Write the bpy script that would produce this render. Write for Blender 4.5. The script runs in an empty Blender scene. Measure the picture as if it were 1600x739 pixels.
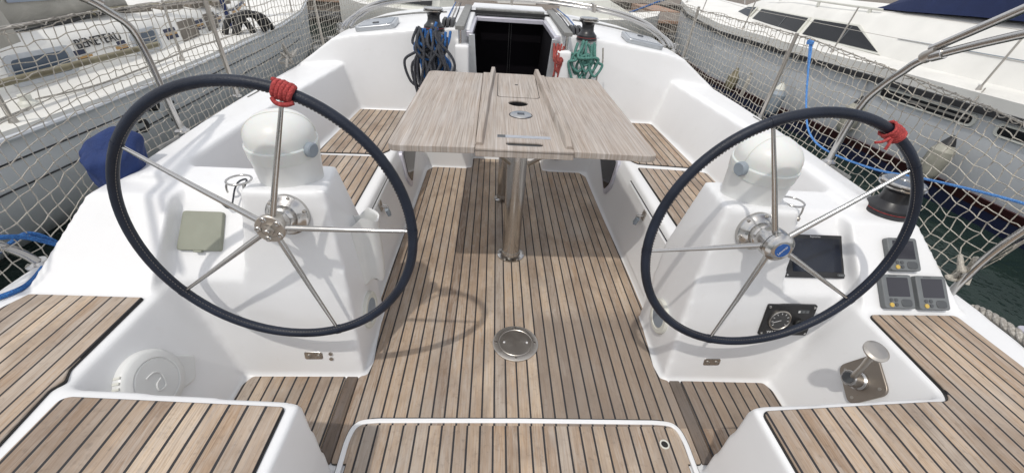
import bpy, bmesh, math, random
from mathutils import Vector, Matrix
R = math.radians
S = bpy.context.scene
COL = S.collection
# ------------------------------------------------------------------ camera
cam_d = bpy.data.cameras.new('camera'); cam = bpy.data.objects.new('camera', cam_d); COL.objects.link(cam)
yaw, pitch, roll = 0.07016603, 0.58806561, 0.07196125
f = Vector((math.sin(yaw)*math.cos(pitch), math.cos(yaw)*math.cos(pitch), -math.sin(pitch)))
r = Vector((math.cos(yaw), -math.sin(yaw), 0)); u = r.cross(f)
r2 = math.cos(roll)*r + math.sin(roll)*u; u2 = -math.sin(roll)*r + math.cos(roll)*u
M = Matrix((r2, u2, -f)).transposed().to_4x4(); M.translation = Vector((-0.1514212, 0, 1.56259935))
cam.matrix_world = M
cam_d.sensor_fit = 'HORIZONTAL'; cam_d.sensor_width = 36; cam_d.lens = 650.79/1600*36
cam_d.clip_start = 0.02; cam_d.clip_end = 3000
S.camera = cam
# ------------------------------------------------------------------ light
SUN = Vector((-0.255, -0.405, 0.865)).normalized()          # towards the sun
elev = math.asin(SUN.z); az = math.atan2(SUN.x, SUN.y)
W = bpy.data.worlds.new('World'); S.world = W; W.use_nodes = True
nt = W.node_tree; nt.nodes.clear()
sky = nt.nodes.new('ShaderNodeTexSky'); sky.sky_type = 'NISHITA'; sky.sun_disc = False
sky.sun_elevation = elev; sky.sun_rotation = az; sky.dust_density = 3.5; sky.air_density = 1.0; sky.ozone_density = 1.0
bg = nt.nodes.new('ShaderNodeBackground'); bg.inputs[1].default_value = 0.15
ow = nt.nodes.new('ShaderNodeOutputWorld')
# thin bright cloud veil mixed over the clear sky
tc = nt.nodes.new('ShaderNodeTexCoord'); cn = nt.nodes.new('ShaderNodeTexNoise'); cn.inputs['Scale'].default_value = 2.2; cn.inputs['Detail'].default_value = 6
cr = nt.nodes.new('ShaderNodeValToRGB'); cr.color_ramp.elements[0].position = .33; cr.color_ramp.elements[1].position = .56
cmx = nt.nodes.new('ShaderNodeMixRGB'); cmx.inputs[2].default_value = (9.3, 9.4, 9.7, 1)
nt.links.new(tc.outputs['Generated'], cn.inputs['Vector']); nt.links.new(cn.outputs[0], cr.inputs[0]); nt.links.new(cr.outputs[0], cmx.inputs[0])
nt.links.new(sky.outputs[0], cmx.inputs[1]); nt.links.new(cmx.outputs[0], bg.inputs[0]); nt.links.new(bg.outputs[0], ow.inputs[0])
sl = bpy.data.lights.new('sun', 'SUN'); sl.energy = 2.4; sl.angle = R(1.2); sl.color = (1.0, .955, .885)
so = bpy.data.objects.new('sun', sl); COL.objects.link(so); so.location = (0, 0, 20)
so.rotation_euler = SUN.to_track_quat('Z', 'Y').to_euler()
S.view_settings.view_transform = 'Standard'; S.view_settings.look = 'None'; S.view_settings.exposure = -0.37; S.view_settings.gamma = 1
S.view_settings.use_curve_mapping = False
S.render.engine = 'CYCLES'; S.cycles.max_bounces = 8; S.cycles.diffuse_bounces = 4; S.cycles.glossy_bounces = 4

# ------------------------------------------------------------------ materials
class NT:
    def __init__(s, name):
        s.m = bpy.data.materials.new(name); s.m.use_nodes = True; s.t = s.m.node_tree
        s.b = s.t.nodes['Principled BSDF']
    def n(s, typ, **k):
        x = s.t.nodes.new(typ)
        for a, v in k.items():
            if a in x.bl_rna.properties: setattr(x, a, v)
            else: x.inputs[a.replace('_', ' ')].default_value = v
        return x
    def l(s, a, b): s.t.links.new(a, b)
    def math(s, op, a, b=None, c=None):
        x = s.t.nodes.new('ShaderNodeMath'); x.operation = op
        for i, v in enumerate((a, b, c)):
            if v is None: continue
            if isinstance(v, (int, float)): x.inputs[i].default_value = v
            else: s.l(v, x.inputs[i])
        return x.outputs[0]
    def mix(s, fac, a, b, mode='MIX'):
        x = s.t.nodes.new('ShaderNodeMixRGB'); x.blend_type = mode
        for i, v in enumerate((fac, a, b)):
            if isinstance(v, (int, float)): x.inputs[i].default_value = v
            elif isinstance(v, tuple): x.inputs[i].default_value = v if len(v) == 4 else (*v, 1)
            else: s.l(v, x.inputs[i])
        return x.outputs[0]
    def noise(s, scale, vec=None, detail=3, rough=.5, dist=0):
        x = s.t.nodes.new('ShaderNodeTexNoise'); x.inputs['Scale'].default_value = scale; x.inputs['Detail'].default_value = detail
        x.inputs['Roughness'].default_value = rough; x.inputs['Distortion'].default_value = dist
        if vec is not None: s.l(vec, x.inputs['Vector'])
        return x.outputs[0]
    def ramp(s, fac, stops):
        x = s.t.nodes.new('ShaderNodeValToRGB'); e = x.color_ramp.elements
        while len(e) < len(stops): e.new(.5)
        for i, (p, c) in enumerate(stops):
            e[i].position = p; e[i].color = (c, c, c, 1) if isinstance(c, (int, float)) else (*c, 1)
        s.l(fac, x.inputs[0]); return x.outputs[0]
    def bump(s, h, strength=.3, dist=.01):
        x = s.t.nodes.new('ShaderNodeBump'); x.inputs['Strength'].default_value = strength; x.inputs['Distance'].default_value = dist
        s.l(h, x.inputs['Height']); s.l(x.outputs[0], s.b.inputs['Normal']); return x
    def coords(s, scale=(1, 1, 1), loc=(0, 0, 0)):
        t = s.t.nodes.new('ShaderNodeTexCoord'); m = s.t.nodes.new('ShaderNodeMapping')
        m.inputs['Scale'].default_value = scale; m.inputs['Location'].default_value = loc
        s.l(t.outputs['Object'], m.inputs['Vector']); return m.outputs[0]
    def set(s, col=None, rough=None, metal=None, **k):
        if col is not None:
            if isinstance(col, tuple): s.b.inputs['Base Color'].default_value = (*col, 1)
            else: s.l(col, s.b.inputs['Base Color'])
        if rough is not None:
            if isinstance(rough, (int, float)): s.b.inputs['Roughness'].default_value = rough
            else: s.l(rough, s.b.inputs['Roughness'])
        if metal is not None: s.b.inputs['Metallic'].default_value = metal
        for a, v in k.items(): s.b.inputs[a.replace('_', ' ')].default_value = v
        return s.m

def plain(name, col, rough=.5, metal=0, var=.08, scale=30, bump=0, **k):
    a = NT(name); c = a.coords()
    n = a.noise(scale, c, 4)
    d = a.ramp(n, [(.3, 1 - var), (.7, 1)])
    colr = a.mix(1.0, (*col, 1), d, 'MULTIPLY')
    rr = a.math('ADD', a.math('MULTIPLY', a.noise(scale*.37, c, 3), .16), rough - .08)
    if bump: a.bump(a.noise(scale*4, c, 3), bump, .002)
    return a.set(colr, rr, metal, **k)

MT = {}
def gelcoat():
    a = NT('white_gelcoat'); c = a.coords()
    n1 = a.noise(1.7, c, 5, .6); n2 = a.noise(14, c, 6, .7); n3 = a.noise(90, c, 2)
    d = a.ramp(n1, [(.25, (.715, .718, .722)), (.7, (.775, .777, .78))])
    st = a.ramp(n2, [(.28, (.90, .88, .85)), (.40, (1, 1, 1))])
    col = a.mix(.35, d, st, 'MULTIPLY')
    sp = a.ramp(n3, [(.20, (.7, .66, .6)), (.24, (1, 1, 1))])
    col = a.mix(.18, col, sp, 'MULTIPLY')
    r_ = a.math('ADD', a.math('MULTIPLY', n2, .25), .24)
    a.bump(n1, .12, .02)
    return a.set(col, r_, 0)
MT['gel'] = gelcoat()
MT['hull_white'] = plain('hull_white', (.74, .74, .73), .35, var=.1, scale=3)

def teak(name, x0, pitch=.05, seed=0., tone=(.92, .855, .79), caulk=.15, painted_shade=None, edge=0):
    a = NT(name); c = a.coords()
    sep = a.n('ShaderNodeSeparateXYZ'); a.l(c, sep.inputs[0]); X, Y = sep.outputs[0], sep.outputs[1]
    wob = a.math('MULTIPLY', a.math('SUBTRACT', a.noise(2.5, a.coords((2, 1, 1)), 2), .5), .0035)
    q = a.math('DIVIDE', a.math('SUBTRACT', a.math('ADD', X, wob), x0), pitch)
    idx = a.math('FLOOR', a.math('ADD', q, .5*caulk)); fr = a.math('FRACT', a.math('ADD', q, .5*caulk))
    seam = a.math('LESS_THAN', fr, caulk)
    wn = a.n('ShaderNodeTexWhiteNoise', noise_dimensions='1D'); a.l(a.math('ADD', idx, seed + .37), wn.inputs['W'])
    # each plank is butted somewhere along its length
    wn2 = a.n('ShaderNodeTexWhiteNoise', noise_dimensions='1D'); a.l(a.math('ADD', idx, seed + 31.7), wn2.inputs['W'])
    part = a.math('MULTIPLY', wn2.outputs[0], 9)
    wn3 = a.n('ShaderNodeTexWhiteNoise', noise_dimensions='2D')
    cmb = a.n('ShaderNodeCombineXYZ'); a.l(idx, cmb.inputs[0]); a.l(part, cmb.inputs[1]); cmb.inputs[2].default_value = 0; a.l(cmb.outputs[0], wn3.inputs['Vector'])
    base = a.ramp(wn3.outputs[0], [(0, (.255, .190, .140)), (.18, (.40, .305, .22)), (.36, (.33, .28, .235)), (.52, (.50, .39, .285)), (.68, (.385, .345, .305)), (.84, (.44, .35, .265)), (1, (.56, .475, .38))])
    # per plank shifted grain
    gv = a.n('ShaderNodeCombineXYZ'); a.l(a.math('ADD', a.math('MULTIPLY', X, 260), a.math('MULTIPLY', idx, 17.3)), gv.inputs[0]); a.l(a.math('ADD', a.math('MULTIPLY', Y, 4.5), a.math('MULTIPLY', idx, 5.1)), gv.inputs[1])
    g = a.noise(1, gv.outputs[0], 5, .65, .6)
    gv2 = a.n('ShaderNodeCombineXYZ'); a.l(a.math('ADD', a.math('MULTIPLY', X, 60), a.math('MULTIPLY', idx, 7.7)), gv2.inputs[0]); a.l(a.math('ADD', a.math('MULTIPLY', Y, 6), a.math('MULTIPLY', idx, 3.1)), gv2.inputs[1])
    g2 = a.noise(1, gv2.outputs[0], 4, .6, 1.5)
    col = a.mix(.85, base, a.ramp(g, [(.28, (.50, .46, .43)), (.5, (.98, .98, .98)), (.75, (1.22, 1.21, 1.20))]), 'MULTIPLY')
    col = a.mix(a.ramp(g2, [(.42, 0), (.72, .75)]), col, (.47, .445, .42))
    col = a.mix(a.ramp(g2, [(.22, .6), (.40, 0)]), col, (.22, .165, .12))
    blot = a.noise(5, a.coords((1, .6, 1)), 4, .6, .6)
    col = a.mix(a.ramp(blot, [(.42, 0), (.72, .75)]), col, (.215, .17, .135))
    fs = a.noise(55, c, 3, .6)
    col = a.mix(.65, col, a.ramp(fs, [(.27, .68), (.44, 1)]), 'MULTIPLY'); gs = a.noise(2.2, a.coords((1.5, .7, 1), (4, 7, 0)), 5, .65, .8); col = a.mix(a.ramp(gs, [(.5, 0), (.72, .55)]), col, (.43, .42, .405))
    col = a.mix(1, col, (*tone, 1), 'MULTIPLY')
    if painted_shade:
        wx, y0, y1, amt = painted_shade     # shade painted into the plank colour: starts at a seam, fades along the length
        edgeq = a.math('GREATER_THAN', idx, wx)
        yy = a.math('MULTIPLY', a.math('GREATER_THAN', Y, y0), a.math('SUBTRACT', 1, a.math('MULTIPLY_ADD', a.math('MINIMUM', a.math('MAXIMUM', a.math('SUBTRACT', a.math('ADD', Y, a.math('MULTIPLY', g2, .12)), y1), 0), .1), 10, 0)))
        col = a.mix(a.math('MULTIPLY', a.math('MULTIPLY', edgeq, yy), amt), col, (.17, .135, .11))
    col = a.mix(seam, col, (.020, .019, .021))
    rr = a.math('ADD', a.math('MULTIPLY', g, .2), .58)
    h = a.math('MULTIPLY_ADD', seam, -1.2, a.math('MULTIPLY', g, .35))
    a.bump(h, .55, .003)
    return a.set(col, rr, 0)

def tablewood():
    a = NT('weathered_table_teak'); c = a.coords()
    g = a.noise(1, a.coords((150, 3.0, 1)), 6, .65, .35)
    g2 = a.noise(1, a.coords((40, 1.6, 1), (3, 1, 0)), 4, .6, 1.2)
    g3 = a.noise(3.5, c, 3)
    col = a.ramp(g, [(.28, (.165, .14, .118)), (.47, (.32, .282, .248)), (.72, (.50, .462, .42))])
    col = a.mix(a.ramp(g2, [(.35, 0), (.75, .55)]), col, (.36, .275, .215))
    st = a.noise(1, a.coords((75, 1.0, 1), (5, 0, 0)), 3, .5); col = a.mix(a.ramp(st, [(.55, 0), (.75, .55)]), col, (.60, .57, .55)); col = a.mix(a.ramp(g3, [(.4, 0), (.8, .4)]), col, (.40, .37, .35))
    dk = a.noise(1, a.coords((14, 5, 1), (9, 2, 0)), 5, .7)
    col = a.mix(a.ramp(dk, [(.24, .6), (.38, 0)]), col, (.17, .13, .105))
    a.bump(g, .35, .002)
    return a.set(col, .72, 0)
MT['table'] = tablewood()
def steel(name, col=(.50, .49, .475), rough=.14, spots=True):
    a = NT(name); c = a.coords()
    n = a.noise(25, c, 4); n2 = a.noise(140, c, 2)
    colr = a.mix(a.ramp(n2, [(.24, .7), (.33, 0)]) if spots else 0., col, (.30, .22, .15))
    rr = a.math('ADD', a.math('MULTIPLY', n, .22), rough - .05)
    a.bump(n, .04, .004)
    return a.set(colr, rr, 1)
MT['steel'] = steel('polished_steel'); MT['steel_dull'] = steel('brushed_steel', (.50, .47, .43), .32)
MT['bronze'] = steel('throttle_plate_metal', (.33, .29, .25), .38)
MT['alu'] = plain('anodised_aluminium', (.48, .50, .52), .35, .7, var=.1)
MT['alu_white'] = plain('painted_alu_frame', (.55, .54, .60), .35, .3, var=.1)
def leather():
    a = NT('navy_wheel_leather'); c = a.coords()
    v = a.n('ShaderNodeTexVoronoi'); v.inputs['Scale'].default_value = 260; a.l(c, v.inputs['Vector'])
    n = a.noise(9, c, 4)
    col = a.ramp(n, [(.3, (.006, .009, .018)), (.7, (.014, .020, .036))])
    a.bump(v.outputs['Distance'], .35, .0015)
    return a.set(col, a.math('ADD', a.math('MULTIPLY', n, .2), .36), 0, Specular_IOR_Level=.35)
MT['leather'] = leather()
MT['stitch'] = plain('stitch_thread', (.115, .105, .10), .8)
MT['black'] = plain('black_plastic', (.018, .018, .02), .42, var=.2)
MT['winch_black'] = plain('winch_drum_black', (.022, .022, .025), .33, var=.3, scale=20)
MT['rubber'] = plain('black_rubber', (.012, .012, .012), .6)
MT['grey_case'] = plain('grey_instrument_case', (.14, .15, .155), .5, var=.12)
MT['grey_btn'] = plain('dark_grey_button', (.07, .075, .08), .5)
MT['yellow'] = plain('yellow_button', (.55, .38, .08), .5)
MT['white_pl'] = plain('off_white_plastic', (.70, .705, .69), .35, var=.08, scale=8)
MT['dome'] = plain('compass_hood_plastic', (.70, .71, .685), .38, var=.07, scale=5, Subsurface_Weight=.15)
MT['olive'] = plain('sun_bleached_olive_cover', (.27, .28, .225), .6, var=.12, scale=14)
MT['fender'] = plain('grimy_fender_vinyl', (.38, .37, .31), .5, var=.25, scale=12)
MT['cream'] = plain('cream_plastic', (.66, .66, .60), .4, var=.1, scale=8)
MT['grey_pl'] = plain('grey_knob_plastic', (.26, .30, .34), .5)
MT['red_rope'] = None
def rope(name, c1, c2, scale=420):
    a = NT(name); c = a.coords()
    w = a.n('ShaderNodeTexVoronoi'); w.inputs['Scale'].default_value = scale*.45; a.l(c, w.inputs['Vector'])
    n = a.noise(scale*.1, c, 3)
    col = a.mix(a.ramp(w.outputs['Distance'], [(.15, 0), (.6, 1)]), c1, c2)
    col = a.mix(.5, col, a.ramp(n, [(.3, .65), (.6, 1)]), 'MULTIPLY')
    a.bump(w.outputs['Distance'], .6, .002)
    return a.set(col, .85, 0)
MT['red_rope'] = rope('red_rope', (.50, .07, .065), (.30, .035, .035))
MT['red_faded'] = rope('faded_red_rope', (.42, .09, .07), (.26, .05, .045))
MT['grey_rope'] = rope('charcoal_rope', (.095, .10, .115), (.03, .033, .042))
MT['blue_rope'] = rope('blue_rope', (.04, .19, .48), (.02, .09, .28))
MT['green_rope'] = rope('green_rope', (.13, .31, .265), (.06, .17, .145))
MT['net'] = rope('net_cord', (.58, .55, .48), (.40, .37, .32))
MT['white_rope'] = rope('weathered_white_rope', (.50, .48, .44), (.30, .28, .25), 200)
MT['lightblue_rope'] = rope('light_blue_rope', (.12, .33, .68), (.07, .20, .5))
def fabric(name, col, wr=6, dirt=.2):
    a = NT(name); c = a.coords()
    n = a.noise(wr, c, 5, .6, 1.0)
    cc = a.mix(1.0, (*col, 1), a.ramp(n, [(.25, 1 - dirt*1.6), (.7, 1)]), 'MULTIPLY')
    a.bump(a.math('ADD', n, a.math('MULTIPLY', a.noise(260, c, 1), .08)), .5, .03)
    return a.set(cc, .85, 0)
MT['navy_fab'] = fabric('navy_canvas', (.014, .036, .14), 9); MT['navy_fab2'] = fabric('navy_boat_canvas', (.010, .022, .085), 2)
MT['beige_fab'] = fabric('beige_canvas', (.46, .44, .39), 3); MT['cream_fab'] = fabric('cream_canvas', (.62, .61, .57), 3)
def glassy(name, col, rough=.06):
    a = NT(name); n = a.noise(4, a.coords(), 3)
    return a.set(a.mix(n, (col[0]*.7, col[1]*.7, col[2]*.7), col), a.math('MULTIPLY_ADD', n, .06, rough), 0, Coat_Weight=.0)
MT['acrylic'] = glassy('smoked_acrylic', (.009, .007, .012), .05)
MT['hatch_glass'] = glassy('grey_hatch_acrylic', (.30, .325, .36), .10)
MT['screen'] = glassy('dark_screen', (.010, .014, .026), .12)
MT['lcd'] = glassy('grey_lcd', (.028, .028, .038), .15)
MT['boat_glass'] = glassy('boat_window_glass', (.006, .007, .009), .22)
MT['blue_glass'] = glassy('blue_grey_window', (.06, .085, .12), .1)
MT['clear_win'] = glassy('clear_vinyl', (.26, .30, .38), .15)
MT['grey_hull'] = plain('grey_hull_paint', (.82, .84, .85), .30, var=.12, scale=1.2)
MT['grey_hull2'] = plain('pale_grey_hull_paint', (.62, .64, .66), .28, var=.10, scale=1.2)
MT['navy_stripe'] = plain('navy_stripe_paint', (.015, .02, .055), .4); MT['ochre'] = plain('ochre_stripe_paint', (.42, .25, .09), .5)
MT['boot_red'] = plain('dark_red_boot_stripe', (.045, .010, .010), .45)
MT['deck_white'] = plain('neighbour_white_deck', (.76, .75, .71), .5, var=.12, scale=2.5)
MT['taupe'] = plain('taupe_panel', (.19, .165, .135), .6, var=.25, scale=20)
MT['rail_wood'] = plain('grey_weathered_rail', (.235, .235, .225), .6, var=.35, scale=35)
MT['badge'] = plain('blue_badge', (.02, .09, .30), .25)
MT['ink'] = plain('print_white', (.62, .62, .62), .5); MT['inkblack'] = plain('print_black', (.02, .02, .022), .5)
MT['sticker'] = plain('faded_sticker', (.36, .38, .42), .45, var=.2, scale=60)
MT['gauge'] = plain('gauge_face', (.05, .05, .052), .4)
def tube_mat():
    a = NT('olive_pole_varnish'); n = a.noise(6, a.coords(), 4)
    return a.set(a.ramp(n, [(.3, (.12, .10, .055)), (.7, (.26, .235, .15))]), .5, 0)
MT['pole'] = tube_mat()
def watermat():
    a = NT('harbour_water'); c = a.coords()
    n1 = a.noise(1.6, c, 4, .55, .4); n2 = a.noise(9, c, 3)
    a.bump(a.math('ADD', n1, a.math('MULTIPLY', n2, .18)), .55, .12)
    return a.set(a.ramp(n1, [(.3, (.010, .020, .018)), (.7, (.020, .034, .029))]), .06, 0, IOR=1.33)
MT['water'] = watermat()
def pontmat():
    a = NT('pontoon_boards'); c = a.coords()
    br = a.n('ShaderNodeTexBrick'); a.l(c, br.inputs['Vector']); br.inputs['Scale'].default_value = 3.5
    br.inputs['Color1'].default_value = (.16, .13, .105, 1); br.inputs['Color2'].default_value = (.24, .20, .165, 1); br.inputs['Mortar'].default_value = (.04, .035, .03, 1); br.inputs['Mortar Size'].default_value = .015
    return a.set(a.mix(.5, br.outputs[0], a.ramp(a.noise(3, c, 4), [(.3, .6), (.7, 1)]), 'MULTIPLY'), .8, 0)
MT['pontoon'] = pontmat(); MT['terracotta'] = plain('terracotta_edge', (.36, .22, .15), .8, var=.3, scale=6)

# ------------------------------------------------------------------ mesh helpers
def nb(): return bmesh.new()
def link(name, bm, mat, parent=None, smooth=False, bevel=0, seg=2, angle=30):
    bmesh.ops.remove_doubles(bm, verts=bm.verts, dist=1e-6)
    bmesh.ops.recalc_face_normals(bm, faces=bm.faces)
    me = bpy.data.meshes.new(name); bm.to_mesh(me); bm.free()
    o = bpy.data.objects.new(name, me); COL.objects.link(o)
    if mat: me.materials.append(mat)
    if smooth:
        for p in me.polygons: p.use_smooth = True
        me.set_sharp_from_angle(angle=R(angle))
    if parent: o.parent = parent
    if bevel:
        b = o.modifiers.new('bevel', 'BEVEL'); b.width = bevel; b.segments = seg; b.limit_method = 'ANGLE'; b.angle_limit = R(35)
        b.harden_normals = False
        for p in me.polygons: p.use_smooth = True
        me.set_sharp_from_angle(angle=R(40))
    return o
def tag(o, label, cat, group=None, kind=None):
    if kind: o['kind'] = kind
    if label: o['label'] = label
    if cat and kind != 'structure': o['category'] = cat
    if group: o['group'] = group
    return o
def thing(name, label, cat, loc=(0, 0, 0), group=None):
    o = bpy.data.objects.new(name, None); COL.objects.link(o); o.location = loc; o.empty_display_size = .05
    return tag(o, label, cat, group)
def place(o, parent):
    """keep world geometry while parenting to an Empty that has a location"""
    o.parent = parent; o.matrix_parent_inverse = Matrix.Translation(-Vector(parent.location)); return o
def box(bm, x0, x1, y0, y1, z0, z1, M=None):
    vs = [bm.verts.new((M @ Vector(c)) if M else c) for c in [(x0, y0, z0), (x1, y0, z0), (x1, y1, z0), (x0, y1, z0), (x0, y0, z1), (x1, y0, z1), (x1, y1, z1), (x0, y1, z1)]]
    for q in ((0, 3, 2, 1), (4, 5, 6, 7), (0, 1, 5, 4), (1, 2, 6, 5), (2, 3, 7, 6), (3, 0, 4, 7)): bm.faces.new([vs[i] for i in q])
def loft(bm, rings, caps=True, closed=True):
    V = [[bm.verts.new(p) for p in ring] for ring in rings]; n = len(rings[0])
    for a, b in zip(V, V[1:]):
        for i in range(n if closed else n - 1):
            j = (i + 1) % n; bm.faces.new((a[i], a[j], b[j], b[i]))
    if caps: bm.faces.new(V[0][::-1]); bm.faces.new(V[-1])
    return V
def poly(bm, pts, z0, z1):
    loft(bm, [[(x, y, z0) for x, y in pts], [(x, y, z1) for x, y in pts]])
def rounded(pts, r, n=5):
    """round the corners of a 2D polygon; r may be a list per corner"""
    out = []; N = len(pts)
    for i in range(N):
        p0, p, p1 = (Vector(pts[k % N]) for k in (i - 1, i, i + 1)); rr = r[i] if isinstance(r, (list, tuple)) else r
        if rr <= 0: out.append((p.x, p.y)); continue
        a = (p0 - p); b = (p1 - p); d = min(rr, a.length*.45, b.length*.45); A = p + a.normalized()*d; B = p + b.normalized()*d
        for k in range(n + 1):
            t = k/n; q = (1 - t)**2*A + 2*t*(1 - t)*p + t*t*B; out.append((q.x, q.y))
    return out
def lathe(bm, prof, M=None, seg=32, cap=True):
    rings = []
    for rr, z in prof: rings.append([(rr*math.cos(2*math.pi*k/seg), rr*math.sin(2*math.pi*k/seg), z) for k in range(seg)])
    if M: rings = [[tuple(M @ Vector(p)) for p in ring] for ring in rings]
    loft(bm, rings, caps=cap)
def catmull(P, n=8, closed=False):
    P = [Vector(p) for p in P]; out = []; N = len(P)
    rng = range(N if closed else N - 1)
    for i in rng:
        if closed: a, b, c, d = (P[(i + k) % N] for k in (-1, 0, 1, 2))
        else: a, b, c, d = P[max(i - 1, 0)], P[i], P[i + 1], P[min(i + 2, N - 1)]
        for k in range(n):
            t = k/n; out.append(.5*((2*b) + (c - a)*t + (2*a - 5*b + 4*c - d)*t*t + (3*b - a - 3*c + d)*t**3))
    if not closed: out.append(P[-1])
    return out
def tube(bm, P, rad, seg=8, closed=False):
    P = [Vector(p) for p in P]; N = len(P)
    if N < 2: return
    T = []
    for i in range(N):
        if closed: t = P[(i + 1) % N] - P[i - 1]
        else: t = P[min(i + 1, N - 1)] - P[max(i - 1, 0)]
        T.append(t.normalized() if t.length > 1e-9 else Vector((0, 0, 1)))
    nrm = T[0].orthogonal().normalized(); rings = []
    for i in range(N):
        if i: 
            nrm = nrm - T[i]*nrm.dot(T[i]); nrm = nrm.normalized() if nrm.length > 1e-6 else T[i].orthogonal().normalized()
        b = T[i].cross(nrm); rr = rad[i] if isinstance(rad, (list, tuple)) else rad
        rings.append([P[i] + rr*(math.cos(2*math.pi*k/seg)*nrm + math.sin(2*math.pi*k/seg)*b) for k in range(seg)])
    if closed:
        rings.append(rings[0]) if False else None
        V = [[bm.verts.new(p) for p in ring] for ring in rings]
        # align the seam
        best = min(range(seg), key=lambda s_: (rings[0][s_] - rings[-1][0]).length)
        for a in range(N):
            A = V[a]; B = V[(a + 1) % N]; off = best if a == N - 1 else 0
            for i in range(seg): bm.faces.new((A[i], A[(i + 1) % seg], B[(i + 1 + off) % seg], B[(i + off) % seg]))
    else: loft(bm, rings)
def mirror(bm):
    g = bmesh.ops.duplicate(bm, geom=bm.verts[:] + bm.edges[:] + bm.faces[:])
    vs = [v for v in g['geom'] if isinstance(v, bmesh.types.BMVert)]; fs = [q for q in g['geom'] if isinstance(q, bmesh.types.BMFace)]
    for v in vs: v.co.x *= -1
    bmesh.ops.reverse_faces(bm, faces=fs)
def frame_M(origin, xdir, normal):
    """local frame: X along xdir, Z along normal"""
    z = Vector(normal).normalized(); x = Vector(xdir); x = (x - z*x.dot(z)).normalized(); y = z.cross(x)
    m = Matrix((x, y, z)).transposed().to_4x4(); m.translation = Vector(origin); return m
def xf(bm, M): bmesh.ops.transform(bm, matrix=M, verts=bm.verts)
def text(name, s, size, mat, M, parent, ext=.0006, align='CENTER', shear=0, bold=0):
    c = bpy.data.curves.new(name, 'FONT'); c.body = s; c.size = size; c.extrude = ext; c.align_x = align; c.align_y = 'CENTER'; c.shear = shear; c.offset = bold
    t = bpy.data.objects.new('tmp', c); COL.objects.link(t); bpy.context.view_layer.update()
    me = bpy.data.meshes.new_from_object(t.evaluated_get(bpy.context.evaluated_depsgraph_get())); bpy.data.objects.remove(t); bpy.data.curves.remove(c)
    me.transform(M); me.materials.clear(); me.materials.append(mat); me.name = name
    o = bpy.data.objects.new(name, me); COL.objects.link(o)
    if parent: o.parent = parent
    return o

# ------------------------------------------------------------------ water, pontoon
WL = -.62
bm = nb(); box(bm, -400, 400, -400, 600, WL - .3, WL); tag(link('water', bm, MT['water']), 'dark green harbour water between the moored boats', None, kind='structure')
bm = nb(); box(bm, -14, 30, 15.6, 19.0, -.25, .10); tag(link('pontoon', bm, MT['pontoon']), 'grey brown boarded pontoon behind the bows', None, kind='structure')
bm = nb(); box(bm, -14, 30, 15.5, 15.62, .03, .115); box(bm, 6.2, 7.4, 19.0, 60, -.2, .13)
for k in range(12): pass
tag(link('pontoon_edge', bm, MT['terracotta']), 'terracotta edging strip of the pontoon', None, kind='structure')
bm = nb(); box(bm, -60, 80, 22, 60, -.6, .16); tag(link('quay', bm, MT['pontoon']), 'brown quay ground beyond the pontoon', None, kind='structure')

# ------------------------------------------------------------------ our yacht: moulding as one smooth shell
yacht = thing('sailing_yacht', 'white sailing yacht seen from its own cockpit, teak soles and seats', 'sailing yacht')
def XO(y):
    T = [(-.6, 1.52), (.5, 1.58), (1.2, 1.60), (1.5, 1.655), (1.8, 1.68), (2.3, 1.72), (2.8, 1.745), (3.4, 1.765), (4.2, 1.75), (5.2, 1.65), (6.2, 1.45), (7.5, 1.05)]
    for (a, va), (b, vb) in zip(T, T[1:]):
        if a <= y <= b: return va + (vb - va)*(y - a)/(b - a)
    return T[-1][1]
bm = nb()
# seat front, seat, backrest and coaming
rings = []
for y in (1.55, 1.8, 2.3, 2.8, 3.2, 3.62):
    xo = XO(y); si = 1.345 if y < 2.4 else 1.345 - .075*(y - 2.4)/1.2
    rings.append([(.72, y, -.14), (.712, y, .0), (.775, y, .34), (.805, y, .408), (si, y, .408), (si + .10, y, .765), (si + .16, y, .772), (xo - .02, y, .735), (xo + .05, y, .66), (xo + .10, y, .45), (xo + .10, y, -.14)])
loft(bm, rings)
# console
cp = [(1.20, -.14), (1.195, 0), (1.275, .46), (1.515, .735), (1.70, .74), (1.82, .41), (1.82, -.14)]
loft(bm, [[(x, y, z) for y, z in cp] for x in (.95, 1.55)])
# pedestal
def ring4(x0, x1, y0, y1, z): return [(x0, y0, z), (x1, y0, z), (x1, y1, z), (x0, y1, z)]
loft(bm, [ring4(.675, 1.15, 1.20, 1.60, -.14), ring4(.672, 1.15, 1.195, 1.60, 0), ring4(.695, 1.085, 1.270, 1.62, .46), [(.722, 1.305, .852), (1.010, 1.305, .842), (1.05, 1.62, .805), (.79, 1.62, .805)]])
# side deck, ramp, well wall
loft(bm, [[(1.345, y, -.14), (1.345, y, .472), (1.84 + .05*(y > 1), y, .472), (1.90, y, .36), (1.92, y, -.14)] for y in (-.6, .6, 1.20, 1.5)])
ra = [(1.34, .45), (1.12, .45), (1.172, .474), (1.435, .735), (1.62, .735), (1.62, .45)]
loft(bm, [[(1.36, y, z) for y, z in ra], [(1.80 - .50*(z - .45), y, z) for y, z in ra]])
loft(bm, [[(1.175, y, -.14), (1.168, y, 0), (1.341, y, .472), (1.5, y, .472), (1.5, y, -.14)] for y in (-.6, 1.3)])
# helm seat box
loft(bm, [[(.673, y0, -.14), (.673, y0, .472), (1.40, y0, .472), (1.40, y0, -.14)] if y0 < 0 else [(.673, .80, -.14), (.673, .747, .472), (1.40, .792, .472), (1.40, .82, -.14)] for y0 in (-.6, 1)])
# riser boxes forward
box(bm, .315, .90, 3.39, 3.7, -.14, .408)
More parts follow.
